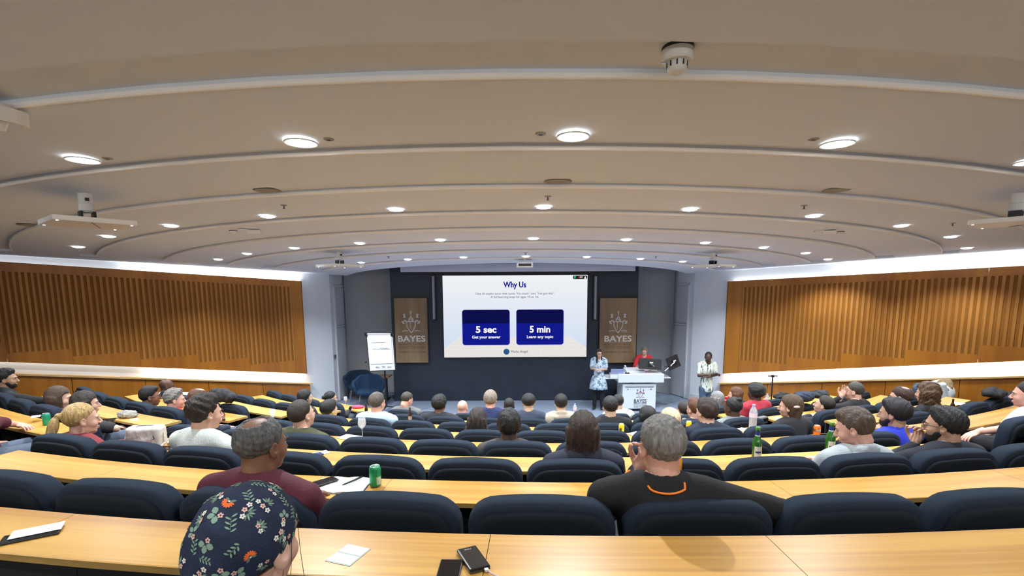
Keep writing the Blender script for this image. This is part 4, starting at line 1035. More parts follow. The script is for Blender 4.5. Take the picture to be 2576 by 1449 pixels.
# --- front row
sit('woman in glasses with black bun holding a phone, left front', 832, 1002, 7, 'east', 'bun', BK, ('black_top', (.014, .014, .016)), fem=1, yaw=.1, glasses=True, arms=('lap', dict(e=('px', 870, 1046, 7, .3), w=('px', 876, 1034, 7, .55))))
sit('man in a grey suit looking down at the front', 1024, 1006, 7, 'pink', 'short', ('grey_dark', (.05, .045, .035)), ('grey_suit', (.13, .13, .13)), yaw=.25, pitch=-.4, shoulder=1.1)
sit('bald man with bare pink head in the front row', 1164, 1026, 7, 'pink', None, BK, ('pink_top', (.45, .2, .2)))
sit('man with shaved black hair in the front row', 1281, 1021, 7, 'dark', 'crop', BK, ('navy', (.02, .026, .05)))
sit('person with black hair in a white top, front row', 1554, 1012, 7, 'east', 'short', BK, ('white_top', (.66, .68, .66)))
sit('woman with straight silver-grey hair, front row right', 1802, 1004, 7, 'fair', 'bob', ('silver', (.22, .225, .22)), ('black_top', (.014, .014, .016)), fem=1, yaw=-.3, glasses=True)
sit('person with auburn hair in profile to the left, front right', 1850, 993, 7, 'pink', 'bob', RD, ('dark_jacket', (.014, .015, .018)), fem=1, yaw=-.35, hs=dict(long=.10))
# --- standing: presenter, woman at the lectern, man by the right wall
def dress_mat(name, base, blob, scale, th, stretch=(1, 1, 1)):
    m = bpy.data.materials.new(name); m.use_nodes = True; nt = m.node_tree; b = nt.nodes['Principled BSDF']; N = nt.nodes.new; L = nt.links.new
    tc = N('ShaderNodeTexCoord'); mp = N('ShaderNodeMapping'); mp.inputs['Scale'].default_value = stretch; n = N('ShaderNodeTexNoise'); n.inputs['Scale'].default_value = scale; n.inputs['Detail'].default_value = 2
    r = N('ShaderNodeValToRGB'); r.color_ramp.elements[0].position = th-.02; r.color_ramp.elements[1].position = th+.02
    r.color_ramp.elements[0].color = (*base, 1); r.color_ramp.elements[1].color = (*blob, 1)
    L(tc.outputs['Object'], mp.inputs[0]); L(mp.outputs[0], n.inputs['Vector']); L(n.outputs['Fac'], r.inputs[0]); L(r.outputs[0], b.inputs['Base Color']); b.inputs['Roughness'].default_value = .85; return m
pp = at_height(1493, 1029, 0.0); H = 1.62; hcz = at_depth(1507, 890, pp.y).z
px_ = at_depth(1507, 890, pp.y).x
m_dr = dress_mat('printed_dress', (.50, .62, .72), (.17, .24, .31), 16, .55)
pr_, HMp, AP = person('presenter woman in pale blue printed dress and black tights on the stage', (px_, pp.y, hcz), PI+.25, 0, 'fair', 'longs', DB, ('dress', (.5, .6, .7), m_dr), sleeve='short', fem=1, head_yaw=-.35, vox=1, arms='clasp', standing=True, pants=('tights', (.008, .008, .009)), glasses=True, scale=.92, hs=dict(long=.30, w=.090, front=.05, pony=[((.068, .035, -.17), (.020, .030, .13), None), ((-.068, .035, -.17), (.020, .030, .13), None)]), hands={-1: dict(curl=.7, dir=(1, .3, -.1)), 1: dict(curl=.7, dir=(-1, .3, -.1))})
hz = hcz-.80*.92
def skirtf():
    mb = MB(); n = 36; prof = [(.150, hz+.16), (.190, hz+.06), (.212, hz-.03), (.228, hz-.13), (.236, hz-.20), (.226, hz-.20), (.15, hz-.05)]
    vs = []
    for j, (r_, z) in enumerate(prof):
        for i in range(n): a = 2*PI*i/n; q = 1+.04*math.sin(a*7)*min(1, j/3); vs.append((r_*math.cos(a)*q, -.02+r_*.82*math.sin(a)*q, z))
    mb.add(vs, [(j*n+i, j*n+(i+1) % n, (j+1)*n+(i+1) % n, (j+1)*n+i) for j in range(len(prof)-1) for i in range(n)]); return mb
skirtf().build('skirt', m_dr, pr_, smooth=True)
lp = at_depth(1621, 884, 13.62)
m_red = cloth('red_shirt', (.55, .02, .03))
person('woman in red patterned top standing behind the lectern', (lp.x, lp.y, lp.z), PI+.1, 0, 'fair', 'short', ('greying_blond', (.20, .15, .11)), ('red_shirt', (.55, .02, .03), m_red), sleeve='rolled', fem=1, head_yaw=.3, head_pitch=-.35, vox=1, standing=True, scale=.95, arms=(dict(e=(-.24, .12, lp.z-.42), w=(-.16, .42, 1.10)), dict(e=(.27, .10, lp.z-.42), w=(.20, .40, 1.08))), pants=('black_trousers', (.012, .012, .015)), hs=dict(t=.014, top=.016))
mp_ = at_depth(1782, 898, 12.6)
m_st = dress_mat('striped_shirt', (.66, .70, .62), (.05, .10, .07), 22, .58, (1.6, 1.6, .25))
pm, HMm, AM = person('man in white and green striped shirt with arms crossed by the right wall', (mp_.x, mp_.y, mp_.z), PI-.25, 0, 'dark', 'crop', BK, ('striped', (.6, .6, .6), m_st), sleeve='short', head_yaw=.75, vox=1, arms='cross', standing=True, pants=('blue_jeans', (.07, .12, .18)), beard=None, scale=1.04, hands={-1: dict(curl=.4, dir=(1, .1, .1)), 1: dict(curl=1.1, dir=(-1, .1, 0))})
# ================================================================== STAGE
YS = 13.93
# ---- projected / video screen
c0, c1 = at_depth(1113, 693.5, YS), at_depth(1475, 897.5, YS)
SW, SHh = c1.x-c0.x, c0.z-c1.z; sc_c = Vector(((c0.x+c1.x)/2, YS, (c0.z+c1.z)/2))
scr = thing('presentation_screen', 'large wall screen showing a slide headed Why Us', 'screen', sc_c)
U = lambda px: (px-1294)/362*SW          # slide coordinates from the photographed slide
Vv = lambda py: -(py-795.5)/204*SHh
MB().box((0, .03, 0), (SW+.05, .05, SHh+.05)).build('bezel', m_blackm, scr)
def slide_bg():
    m = bpy.data.materials.new('slide_background'); m.use_nodes = True; nt = m.node_tree; N = nt.nodes.new; L = nt.links.new
    for n in list(nt.nodes): nt.nodes.remove(n)
    tc = N('ShaderNodeTexCoord'); sp = N('ShaderNodeSeparateXYZ'); L(tc.outputs['Generated'], sp.inputs[0])
    r = N('ShaderNodeValToRGB'); r.color_ramp.elements[0].color = (.66, .74, .90, 1); r.color_ramp.elements[1].color = (.87, .89, .90, 1); r.color_ramp.elements[0].position = .15
    L(sp.outputs[2], r.inputs[0]); e = N('ShaderNodeEmission'); e.inputs[1].default_value = 1.0; L(r.outputs[0], e.inputs[0]); o = N('ShaderNodeOutputMaterial'); L(e.outputs[0], o.inputs[0]); return m
MB().box((0, 0, 0), (SW, .008, SHh)).build('slide', slide_bg(), scr)
ef = mat_emit('slide_floor', (.84, .81, .77), .95); eg = mat_emit('slide_grid', (.93, .92, .90), 1.0)
navy = mat_emit('slide_navy', (.006, .010, .26), 1.0); navyd = mat_emit('slide_navy_dark', (.004, .005, .07), 1.0)
glow = mat_emit('slide_halo', (.55, .55, .95), 1.0); wh = mat_emit('slide_white', (1, 1, 1), 1.0); tx = mat_emit('slide_title_ink', (.008, .012, .25), 1.0); ink = mat_emit('slide_ink', (.035, .035, .06), 1.0)
def flat(name, pts, y, m, parent=scr, th=.002):
    mb = MB(); n = len(pts); vs = [(p[0], y, p[1]) for p in pts]+[(p[0], y-th, p[1]) for p in pts]
    mb.add(vs, [tuple(range(n)), tuple(range(2*n-1, n-1, -1))]+[(i, n+i, n+(i+1) % n, (i+1) % n) for i in range(n)]); return mb.build(name, m, parent)
flat('slide_floor', [(U(1113), Vv(897)), (U(1475), Vv(897)), (U(1475), Vv(875)), (U(1431), Vv(845)), (U(1158), Vv(845)), (U(1113), Vv(876))], -.005, ef)
gm = MB()
for i in range(-9, 10):
    a = Vector((U(1294+i*15.5), -.008, Vv(845))); b = Vector((U(1294+i*22.5), -.008, Vv(894)))
    if abs(b.x) > SW/2: f_ = (SW/2-abs(a.x))/max(1e-6, abs(b.x)-abs(a.x)); b = a+(b-a)*f_
    gm.cyl(a, b, .0035, n=4)
for py in (851, 858, 867, 878): 
    w_ = min(SW/2, (U(1431)-U(1294))*(1+(py-845)*.0105)); gm.cyl((-w_, -.008, Vv(py)), (w_, -.008, Vv(py)), .0035, n=4)
o = gm.build('slide_grid_line', eg, scr); o['kind'] = 'stuff'
def rrect(x0, y0, x1, y1, r, n=6):
    pts = []
    for cx_, cy_, a0 in ((x1-r, y1-r, 0), (x0+r, y1-r, PI/2), (x0+r, y0+r, PI), (x1-r, y0+r, 3*PI/2)):
        for i in range(n+1): a = a0+PI/2*i/n; pts.append((cx_+r*math.cos(a), cy_+r*math.sin(a)))
    return pts
for xa, xb, t1, t2 in ((1160.5, 1280, '5 sec', 'Get your answer'), (1297, 1416, '5 min', 'Learn any topic')):
    flat('card_halo', rrect(U(xa)-.012, Vv(866)-.016, U(xb)+.012, Vv(778)+.008, .08), -.009, glow)
    flat('card', rrect(U(xa), Vv(866), U(xb), Vv(778), .07), -.012, navy)
    flat('card_top', rrect(U(xa), Vv(806), U(xb), Vv(778), .07)[:14]+[(U(xa), Vv(812)), (U(xb), Vv(812))], -.0145, navyd)
    text_obj('lettering', t1, .26, wh, scr, ((U(xa)+U(xb))/2, -.018, Vv(828)), bold=.008, width=U(1246)-U(1194))
    text_obj('lettering', t2, .11, wh, scr, ((U(xa)+U(xb))/2, -.018, Vv(846.5)), bold=.003, width=(U(1256)-U(1184)) if t2[0] == 'G' else (U(1390)-U(1323)))
text_obj('lettering', 'Why Us', .22, tx, scr, (U(1293.5), -.012, Vv(717)), bold=.007, width=U(1322)-U(1265))
text_obj('lettering', 'One AI maths tutor that turns "I\'m stuck" into "I\'ve got this".', .085, ink, scr, (U(1294), -.012, Vv(738.5)), width=U(1393)-U(1195))
text_obj('lettering', 'A full learning loop for ages 10 to 16.', .085, ink, scr, (U(1293), -.012, Vv(746.5)), width=U(1353)-U(1233))
text_obj('lettering', 'Maths Angel', .10, ink, scr, (U(1304), -.012, Vv(883.5)), width=U(1325)-U(1283))
flat('logo_disc', [(U(1271.5)+.085*math.cos(2*PI*i/24), Vv(883.5)+.085*math.sin(2*PI*i/24)) for i in range(24)], -.010, mat_emit('slide_teal', (.03, .10, .24), 1))
flat('recording_bar', rrect(U(1438.5), Vv(703.3), U(1474), Vv(695), .03), -.010, mat_emit('slide_bar', (.015, .015, .015), 1))
flat('shield_icon', [(U(1443.2)+.028*x, Vv(699)+.032*y) for x, y in ((-1, .8), (0, 1.1), (1, .8), (.8, -.4), (0, -1.2), (-.8, -.4))], -.014, mat_emit('slide_green', (.01, .65, .2), 1))
flat('record_dot', [(U(1452.5)+.014*math.cos(a), Vv(699)+.014*math.sin(a)) for a in np.linspace(0, 2*PI, 12, endpoint=False)], -.014, mat_emit('slide_red', (.8, .02, .02), 1))
text_obj('lettering', 'REC', .05, wh, scr, (U(1459), -.015, Vv(699)), bold=.001)
flat('person_icon', [(U(1469)+.03*x, Vv(699.8)+.03*y) for x, y in ((-1, -1), (1, -1), (.7, .1), (.3, .3), (.35, 1), (-.35, 1), (-.3, .3), (-.7, .1))], -.014, wh)
# ---- crest drawn as raised strokes
def crest(parent, c, s, m, m2=None, y=-.012):
    """heraldic shield with star-like supporters: c centre of the shield, s half height"""
    m2 = m2 or m; P = lambda x, z: (c[0]+x*s, y, c[1]+z*s)
    def stroke(name, pts, r, mm):
        mb = MB(); mb.tube([P(*p) for p in pts], r*s, 5); return mb.build(name, mm, parent)
    stroke('shield_outline', [(-.62, .55), (-.56, -.05), (-.38, -.5), (0, -1), (.38, -.5), (.56, -.05), (.62, .55)], .055, m2)
    stroke('shield_bar', [(-.75, .52), (.75, .52)], .06, m2)
    stroke('shield_staff', [(-.1, .5), (-.1, -.35)], .035, m2)
    stroke('scroll_left', [(-.6, .5), (-.8, .72), (-1.05, .45), (-1.2, .6), (-1.1, .3), (-.85, .3)], .07, m)
    stroke('scroll_right', [(.6, .5), (.8, .72), (1.05, .45), (1.2, .6), (1.1, .3), (.85, .3)], .07, m)
    stroke('helm', [(-.3, .62), (-.2, .95), (0, 1.15), (.2, .95), (.3, .62), (0, .8), (-.2, .95)], .07, m2)
    stroke('crown_spire', [(0, 1.15), (0, 1.6), (-.07, 1.72), (0, 1.95), (.07, 1.72), (0, 1.6)], .04, m)
    for sx in (-1, 1):
        stroke('supporter', [(sx*.72, 1.5), (sx*1.02, 1.5), (sx*.78, 1.3), (sx*1.0, 1.12), (sx*.72, 1.1)], .07, m)
        stroke('base_flourish', [(sx*.45, -.75), (sx*.8, -.68), (sx*1.2, -.78)], .045, m)
# ---- two wooden emblem panels
m_board = mat_wood('emblem_board_oak', (.20, .125, .065), (.29, .185, .10), .5, .1, vertical=True, scale=1.4)
m_cut = mat('emblem_silver', (.70, .69, .66), .35, metal=.2); m_eng = mat('engraving', (.11, .06, .03), .7)
for (xa, ya, xb, yb, lab, nm) in ((991, 750, 1078, 912, 'wooden emblem board reading BAYES left of the screen', 'l'), (1510, 750, 1598, 912, 'wooden emblem board reading BAYES right of the screen', 'r')):
    a, b = at_depth(xa, ya, YS), at_depth(xb, yb, YS); W_, H_ = b.x-a.x, a.z-b.z
    t = thing('emblem_board', lab, 'sign', ((a.x+b.x)/2, YS, (a.z+b.z)/2), group='wooden emblem boards either side of the screen')
    MB().box((0, .025, 0), (W_+.04, .05, H_+.04)).build('backing', m_blackm, t)
    MB().box((0, .0, 0), (W_, .03, H_)).build('board', m_board, t)
    k = H_/162
    crest(t, (-.0*k, 13*k), 18.5*k, m_cut, y=-.02)
    text_obj('lettering', 'BAYES', 21*k, m_cut, t, (0, -.018, -21.0*k), bold=.003, width=68*k, ext=.004)
    MB().box((0, -.016, -8.5*k), (68*k, .004, .8*k)).build('engraved_line', m_eng, t); MB().box((0, -.016, -39.5*k), (68*k, .004, .8*k)).build('engraved_line', m_eng, t)
    text_obj('lettering', 'BUSINESS SCHOOL', .07, m_eng, t, (0, -.017, -34*k), width=67*k)
    text_obj('lettering', 'CITY ST GEORGE\'S', .07, m_eng, t, (0, -.017, -44*k), width=67*k)
    text_obj('lettering', 'UNIVERSITY OF LONDON', .07, m_eng, t, (0, -.017, -54*k), width=67*k)
# ---- column loudspeakers
for x, lab in ((1091, 'slim grey column loudspeaker left of the screen'), (1497.5, 'slim grey column loudspeaker right of the screen')):
    a, b = at_depth(x, 692, YS), at_depth(x, 809, YS)
    t = thing('column_loudspeaker', lab, 'loudspeaker', ((a.x+b.x)/2, YS, (a.z+b.z)/2))
    MB().box((0, .0, 0), (.13, .06, a.z-b.z)).build('housing', m_blackm, t, bevel=.01)
    MB().box((0, -.035, .02), (.062, .02, (a.z-b.z)-.10)).build('grille', mat('grille_grey', (.30, .30, .35), .5), t, bevel=.008)
# ---- projection screen case at the top
a, b = at_depth(1008, 667, 13.75), at_depth(1597, 679, 13.75)
t = thing('screen_case', 'long white roll-up screen case above the wall screen', 'screen case', ((a.x+b.x)/2, 13.75, (a.z+b.z)/2))
MB().box((0, 0, 0), (b.x-a.x, .16, a.z-b.z+.06)).build('case', mat('case_white', (.62, .62, .72), .5), t, bevel=.01)
MB().box((0, -.01, -(a.z-b.z)/2-.035), (b.x-a.x-.2, .05, .015)).build('slot_lip', m_blackm, t)
# ---- flip chart
m_paper = mat('flipchart_paper', (.74, .75, .78), .8, noise=(4, .03))
TL, TR, BL_, BR_ = at_depth(919, 839, 12.8), at_depth(989, 839, 12.8), at_depth(928, 935, 12.55), at_depth(996, 932, 12.55)
fc = thing('flipchart_easel', 'flip chart easel with a written paper pad left of the stage', 'flip chart', ((BL_.x+BR_.x)/2, 12.75, 0))
off = Vector(fc.location)
def quadslab(name, q, m, th, parent, dy=0):
    q = [Vector(p)-off+Vector((0, dy, 0)) for p in q]; n = (q[1]-q[0]).cross(q[3]-q[0]).normalized()*th
    mb = MB(); mb.add(q+[p+n for p in q], [(0,1,2,3),(7,6,5,4),(0,4,5,1),(1,5,6,2),(2,6,7,3),(3,7,4,0)]); return mb.build(name, m, parent)
quadslab('board_frame', [BL_, BR_, TR, TL], m_blackm, .02, fc, .03)
lerp = lambda a, b, u: a+(b-a)*u
def onb(u, v, dy=0): return lerp(lerp(BL_, BR_, u), lerp(TL, TR, u), v)+Vector((0, dy, 0))
quadslab('whiteboard', [onb(.05, .02), onb(.97, .02), onb(.97, .97), onb(.05, .97)], mat('whiteboard', (.66, .68, .70), .3), .012, fc, .0)
quadslab('paper_pad', [onb(.10, .20), onb(.92, .20), onb(.92, .98), onb(.10, .98)], m_paper, .012, fc, -.02)
mb = MB(); mb.cyl(onb(.06, .985, -.03)-off, onb(.94, .985, -.03)-off, .022, n=10); mb.build('paper_roll', m_paper, fc)
for u in (.03, .97): MB().box(onb(u, .975, -.02)-off, (.07, .07, .08)).build('clamp', m_blackm, fc)
sc_m = mat('marker_ink', (.10, .10, .14), .7)
rr = random.Random(3)
for v, u0, u1, amp in ((.76, .20, .70, .012), (.58, .22, .88, .02), (.60, .5, .8, .02), (.115, .28, .42, .014), (.12, .5, .64, .014), (.11, .72, .86, .014)):
    pts = [onb(u0+(u1-u0)*i/24, v+amp*rr.uniform(-1, 1)*(1 if i % 3 else .3), -.036)-off for i in range(25)]
    mb = MB(); mb.tube(pts, .004, 4); mb.build('handwriting', sc_m, fc)
cb = (lerp(BL_, BR_, .5)-off)
mb = MB(); mb.cyl((cb.x, .06, .12), (cb.x, .02, cb.z+.3), .022, n=8); mb.build('post', m_blackm, fc)
for a_ in (20, 140, 260):
    e = Vector((cb.x+.36*math.cos(math.radians(a_)), .06+.36*math.sin(math.radians(a_)), .05)); mb = MB(); mb.cyl((cb.x, .06, .13), e, .018, n=6); mb.cyl(e-Vector((0, 0, .045)), e, .025, n=8); mb.build('foot', m_blackm, fc)
mb = MB(); mb.lathe([(.03, -.01), (.03, .01)], 10, (TL-off+Vector((-.02, 0, -.75)))); mb.build('knob', m_blackm, fc)
# ---- small folding table behind
tp = at_height(975, 990, 0); tb = thing('folding_table', 'folded wooden table with black legs behind the flip chart', 'table', (at_depth(955, 945, 14.0).x, 14.0, 0))
MB().box((0, 0, .72), (.62, .45, .03)).build('tabletop', m_board, tb)
for sx in (-.12, .2):
    mb = MB(); mb.cyl((sx, 0, .06), (sx, 0, .7), .025, n=8); mb.cyl((sx-.0, -.32, .04), (sx, .3, .04), .022, n=6); mb.cyl((sx, -.32, 0), (sx, -.32, .05), .03, n=8); mb.build('leg', m_blackm, tb)
# ---- two blue tub armchairs
m_blue = mat('armchair_wool', (.012, .045, .105), .9, noise=(300, .2), bump=(400, .3)); m_blued = mat('armchair_wool_dark', (.008, .025, .060), .9, bump=(400, .3))
m_chrome = mat('chrome', (.55, .55, .56), .25, metal=.9)
def armchair(label, x, yb, Y, rz, m):
    p = at_height(x, yb, 0); t = thing('tub_armchair', label, 'armchair', (p.x, p.y, 0), (0, 0, rz), group='blue tub armchairs at the left of the stage')
    # wrapped shell: back and arms in one folded band
    n = 26; mb = MB(); outer = []; 
    for i in range(n):
        u = -1+2*i/(n-1); a = u*2.05; bk = max(0, 1-abs(u)*1.15)
        x_ = .37*math.sin(a)*(1+.12*(abs(u) > .55)); y_ = .30*math.cos(a)*(1 if math.cos(a) > 0 else 1.05)
        topz = .60+.22*min(1, bk*1.6)-.02*abs(u); flare = 1.10+.05*bk
        outer.append((x_, y_, topz, flare))
    rows = []
    for kk, (zf, sc) in enumerate(((0, .80), (.45, .95), (1, 1.0))):
        rows.append([(x_*(sc*(1+(f-1)*zf)), y_*(sc*(1+(f-1)*zf)), .33+(tz-.33)*zf) for x_, y_, tz, f in outer])
    inner = [[(x_*.83, y_*.83, z-.004) for x_, y_, z in r] for r in rows[::-1]]
    allr = rows+inner; vs = [p_ for r in allr for p_ in r]
    fs = [(j*n+i, j*n+i+1, (j+1)*n+i+1, (j+1)*n+i) for j in range(len(allr)-1) for i in range(n-1)]
    fs += [tuple(j*n for j in range(len(allr))), tuple(j*n+n-1 for j in range(len(allr)-1, -1, -1))]
    mb.add(vs, fs); mb.build('shell', m, t, smooth=False, bevel=.012)
    mb = MB(); loft(mb, [[(.31*s*math.copysign(abs(math.cos(a))**.6, math.cos(a)), -.05+.27*s*math.copysign(abs(math.sin(a))**.6, math.sin(a)), z) for a in np.linspace(0, 2*PI, 24, endpoint=False)] for z, s in ((.33, .85), (.345, 1), (.42, 1.02), (.445, .97), (.455, .85))]); mb.build('seat_cushion', m, t, smooth=True)
    for sx, sy in ((-1, -1), (1, -1), (-1, 1), (1, 1)):
        mb = MB(); mb.cyl((sx*.22, sy*.18-.03, .34), (sx*.30, sy*.26-.03, 0), .011, n=8); mb.build('leg', m_chrome, t)
    return t
armchair('blue tub armchair in front, on chrome legs by the flip chart', 930, 1019, 13, 0.25, m_blue)
armchair('darker blue tub armchair standing behind its twin', 906, 1004, 14, .35, m_blued)
# ---- lectern
m_lec = mat('lectern_white', (.66, .70, .74), .35, noise=(2, .02)); m_lect = mat('lectern_top', (.72, .74, .77), .35)
A0, A1 = at_height(1565, 1034, 0), at_height(1649, 1034, 0); LY = A0.y
lx0, lx1 = A0.x, A1.x; lcx = (lx0+lx1)/2; lw = lx1-lx0; ztop = at_depth(1600, 966, LY).z
lec = thing('lectern', 'white lectern with red crest and BAYES lettering', 'lectern', (lcx, LY+.35, 0))
MB().box((0, 0, ztop/2+.03), (lw, .7, ztop-.06)).build('cabinet', m_lec, lec, bevel=.01)
MB().box((0, 0, .02), (lw-.08, .62, .04)).build('plinth', m_blackm, lec)
MB().box((.0, -.358, ztop-.07), (lw*.86, .012, .025)).build('slot', mat('slot_grey', (.25, .27, .29), .5), lec)
for sx in (-.3, .3): mb = MB(); mb.cyl((sx, -.345, ztop-.14), (sx, -.362, ztop-.14), .012, n=10); mb.build('screw', m_metal, lec)
cab = []
m_red2 = mat('crest_red', (.30, .05, .07), .5); m_ink2 = mat('print_black', (.02, .03, .04), .5)
kz = ztop/68.0
crest(lec, (.03, ztop-27*kz), 8.4*kz, mat('crest_dark', (.06, .04, .05), .5), m_red2, y=-.353)
text_obj('lettering', 'BAYES', .145, m_ink2, lec, (.03, -.352, ztop-43.5*kz), bold=.002, width=31*kz, ext=.001)
text_obj('lettering', 'BUSINESS SCHOOL', .045, m_ink2, lec, (.03, -.352, ztop-49.3*kz), width=32*kz)
text_obj('lettering', "CITY ST GEORGE'S", .045, m_ink2, lec, (.03, -.352, ztop-53.8*kz), width=32*kz)
text_obj('lettering', 'UNIVERSITY OF LONDON', .045, m_ink2, lec, (.03, -.352, ztop-58*kz), width=32*kz)
u0, u1 = at_depth(1555, 963, LY-.05), at_depth(1671, 941, LY-.05); z0_, z1_ = u0.z, u1.z
MB().box(((u0.x+u1.x)/2-lcx, .0, (z0_+z1_)/2), (u1.x-u0.x, .82, z1_-z0_)).build('top_box', m_lec, lec, bevel=.012)
for sx in (-.18, .25): MB().box((sx, -.05, (ztop+z0_)/2), (.12, .4, max(.02, z0_-ztop))).build('riser', m_blackm, lec)
w0, w1 = at_depth(1521, 949, LY+.1), at_depth(1690, 949, LY+.1)
MB().box(((w0.x+u0.x)/2-lcx-.0, .05, z0_+.08), (u0.x-w0.x, .55, .03)).build('side_shelf', m_lect, lec, bevel=.008)
MB().box(((w1.x+u1.x)/2-lcx, .05, z0_+.08), (w1.x-u1.x, .45, .03)).build('side_shelf', m_lect, lec, bevel=.008)
MB().box((-.05, .05, z1_+.03), (.5, .35, .06), rot=Matrix.Rotation(.12, 3, 'X')).build('control_panel', m_lect, lec, bevel=.006)
# monitors on arms: things of their own
def monitor(label, x0, y0, x1, y1, Y, ry, rz, m_arm=True):
    a, b = at_depth(x0, y0, Y), at_depth(x1, y1, Y); w_, h_ = b.x-a.x, a.z-b.z
    t = thing('monitor', label, 'monitor', ((a.x+b.x)/2, Y, (a.z+b.z)/2), (-.25, ry, rz))
    MB().box((0, 0, 0), (w_, .035, h_)).build('screen_back', m_blackm, t, bevel=.006)
    MB().box((0, -.03, 0), (.12, .03, .12)).build('mount_plate', m_metal, t)
    MB().box((.02, -.047, .03), (.09, .004, .035)).build('sticker', m_whitep, t)
    p0 = Vector((0, -.05, 0)); mb = MB(); mb.cyl(p0, p0+Vector((.25 if rz <= 0 else -.3, .12, -.13)), .022, n=8); mb.build('arm', m_chrome, t)
    return t
monitor('black monitor seen from behind on the lectern, nearer the presenter', 1608, 902, 1663, 929, LY+.15, .06, -.05)
monitor('black monitor turned away on an arm at the right end of the lectern', 1675, 896, 1712, 927, LY+.2, -.25, .5)
pz = z1_
mp2 = at_depth(1667, 925, LY+.25); t = thing('monitor_post', 'chrome clamp post holding the monitor arms on the lectern', 'stand', (mp2.x-.06, LY+.3, pz))
mb = MB(); mb.cyl((0, 0, 0), (0, 0, .28), .022, n=10); mb.lathe([(.05, 0), (.05, .02)], 14); mb.build('post', m_chrome, t); MB().box((-.12, 0, .2), (.3, .03, .03)).build('arm', m_chrome, t); MB().box((.12, .02, .14), (.22, .03, .03)).build('arm', m_chrome, t)
lp2 = at_depth(1551, 935, LY+.15); t = thing('laptop', 'open silver laptop on the left shelf of the lectern', 'laptop', (lp2.x, LY+.12, z0_+.1), (0, 0, -.1))
MB().box((0, 0, .055), (.36, .3, .11)).build('box_base', m_lec, t, bevel=.005); MB().box((0, .0, .12), (.33, .23, .015)).build('keyboard', mat('laptop_silver', (.5, .5, .55), .3, metal=.6), t)
MB().box((0, -.13, .19), (.33, .012, .15), rot=Matrix.Rotation(.4, 3, 'X')).build('lid', mat('laptop_lid', (.35, .40, .62), .3, metal=.3), t)
dv = at_depth(1577, 930, LY+.1); t = thing('document_camera', 'white angled document camera on the left corner of the lectern', 'camera', (dv.x, LY+.05, pz))
MB().box((0, 0, .012), (.1, .1, .024)).build('base', m_blackm, t); mb = MB(); mb.cyl((0, 0, .02), (-.05, .0, .2), .014, n=8); mb.build('arm', m_whitep, t); MB().box((-.06, 0, .2), (.04, .05, .03)).build('head', m_whitep, t)
# microphone in the standing man's hand
h = at_depth(1798, 941, 12.35); t = thing('handheld_microphone', 'black handheld microphone held by the man in the striped shirt', 'microphone', h, (0, PI/2-.15, .3))
mb = MB(); mb.lathe([(.010, -.09), (.013, .0), (.015, .03), (.024, .045), (.025, .06), (.018, .078), (.0001, .082)], 14, (0, 0, 0)); mb.build('barrel', m_blackm, t, smooth=True)
# ---- projector and ceiling devices
def white_box(name, label, cat, p, parts): 
    t = thing(name, label, cat, p)
    for nm, c, d, m in parts: MB().box(c, d).build(nm, m, t, bevel=min(d)*.12)
    return t
p = at_ceiling(1320, 652); white_box('projector', 'white projector hung from the ceiling above the screen', 'projector', p+Vector((0, 0, -.12)), [('body', (0, 0, 0), (.34, .30, .10), m_whitep), ('lens_housing', (-.05, .17, 0), (.10, .05, .07), m_metal), ('mount', (0, 0, .10), (.06, .06, .12), m_whitep), ('vent', (0, -.152, 0), (.26, .01, .05), m_metal)])
def mic_array(label, x, y, rz, drop, size=.60):
    p = at_ceiling(x, y); t = thing('microphone_array', label, 'ceiling microphone', p, (0, 0, rz), group='white square ceiling microphone panels')
    mb = MB(); mb.lathe([(.055, 0), (.055, -.09), (.062, -.1), (.062, -drop*.62), (.045, -drop*.68)], 20); mb.build('pole', m_whitep, t)
    MB().box((0, -.058, -.06), (.03, .012, .03)).build('cable_port', m_blackm, t)
    MB().box((-.05, 0, -drop*.8), (.02, .1, drop*.3)).build('bracket', m_metal, t); MB().box((.05, 0, -drop*.8), (.02, .1, drop*.3)).build('bracket', m_metal, t)
    MB().box((0, 0, -drop-.012), (size, size, .045)).build('panel', m_whitep, t, bevel=.004)
    for sx in (-1, 1):
        for sy in (-1, 1): mb = MB(); mb.lathe([(.0001, -drop-.040), (.010, -drop-.038), (.010, -drop-.033)], 8, (sx*size*.44, sy*size*.44, 0)); mb.build('indicator', mat_emit('indicator_glow', (1, 1, 1), 4), t)
    mb = MB(); mb.cyl((-.03, -size*.42, -drop-.036), (.10, .05, -drop-.05), .003, n=4); mb.build('cable', m_metal, t)
mic_array('white square microphone panel hanging at the left, nearest the camera', 213, 487, PI/4+.12, .26, .62)
mic_array('white square microphone panel hanging at the right edge of the picture', 2562, 487, PI/4-.1, .26, .62)
mic_array('white square microphone panel hanging near the stage, left side', 853, 633, PI/4+.1, .24, .60)
mic_array('white square microphone panel hanging near the stage, right side', 1795, 635, PI/4-.1, .24, .60)
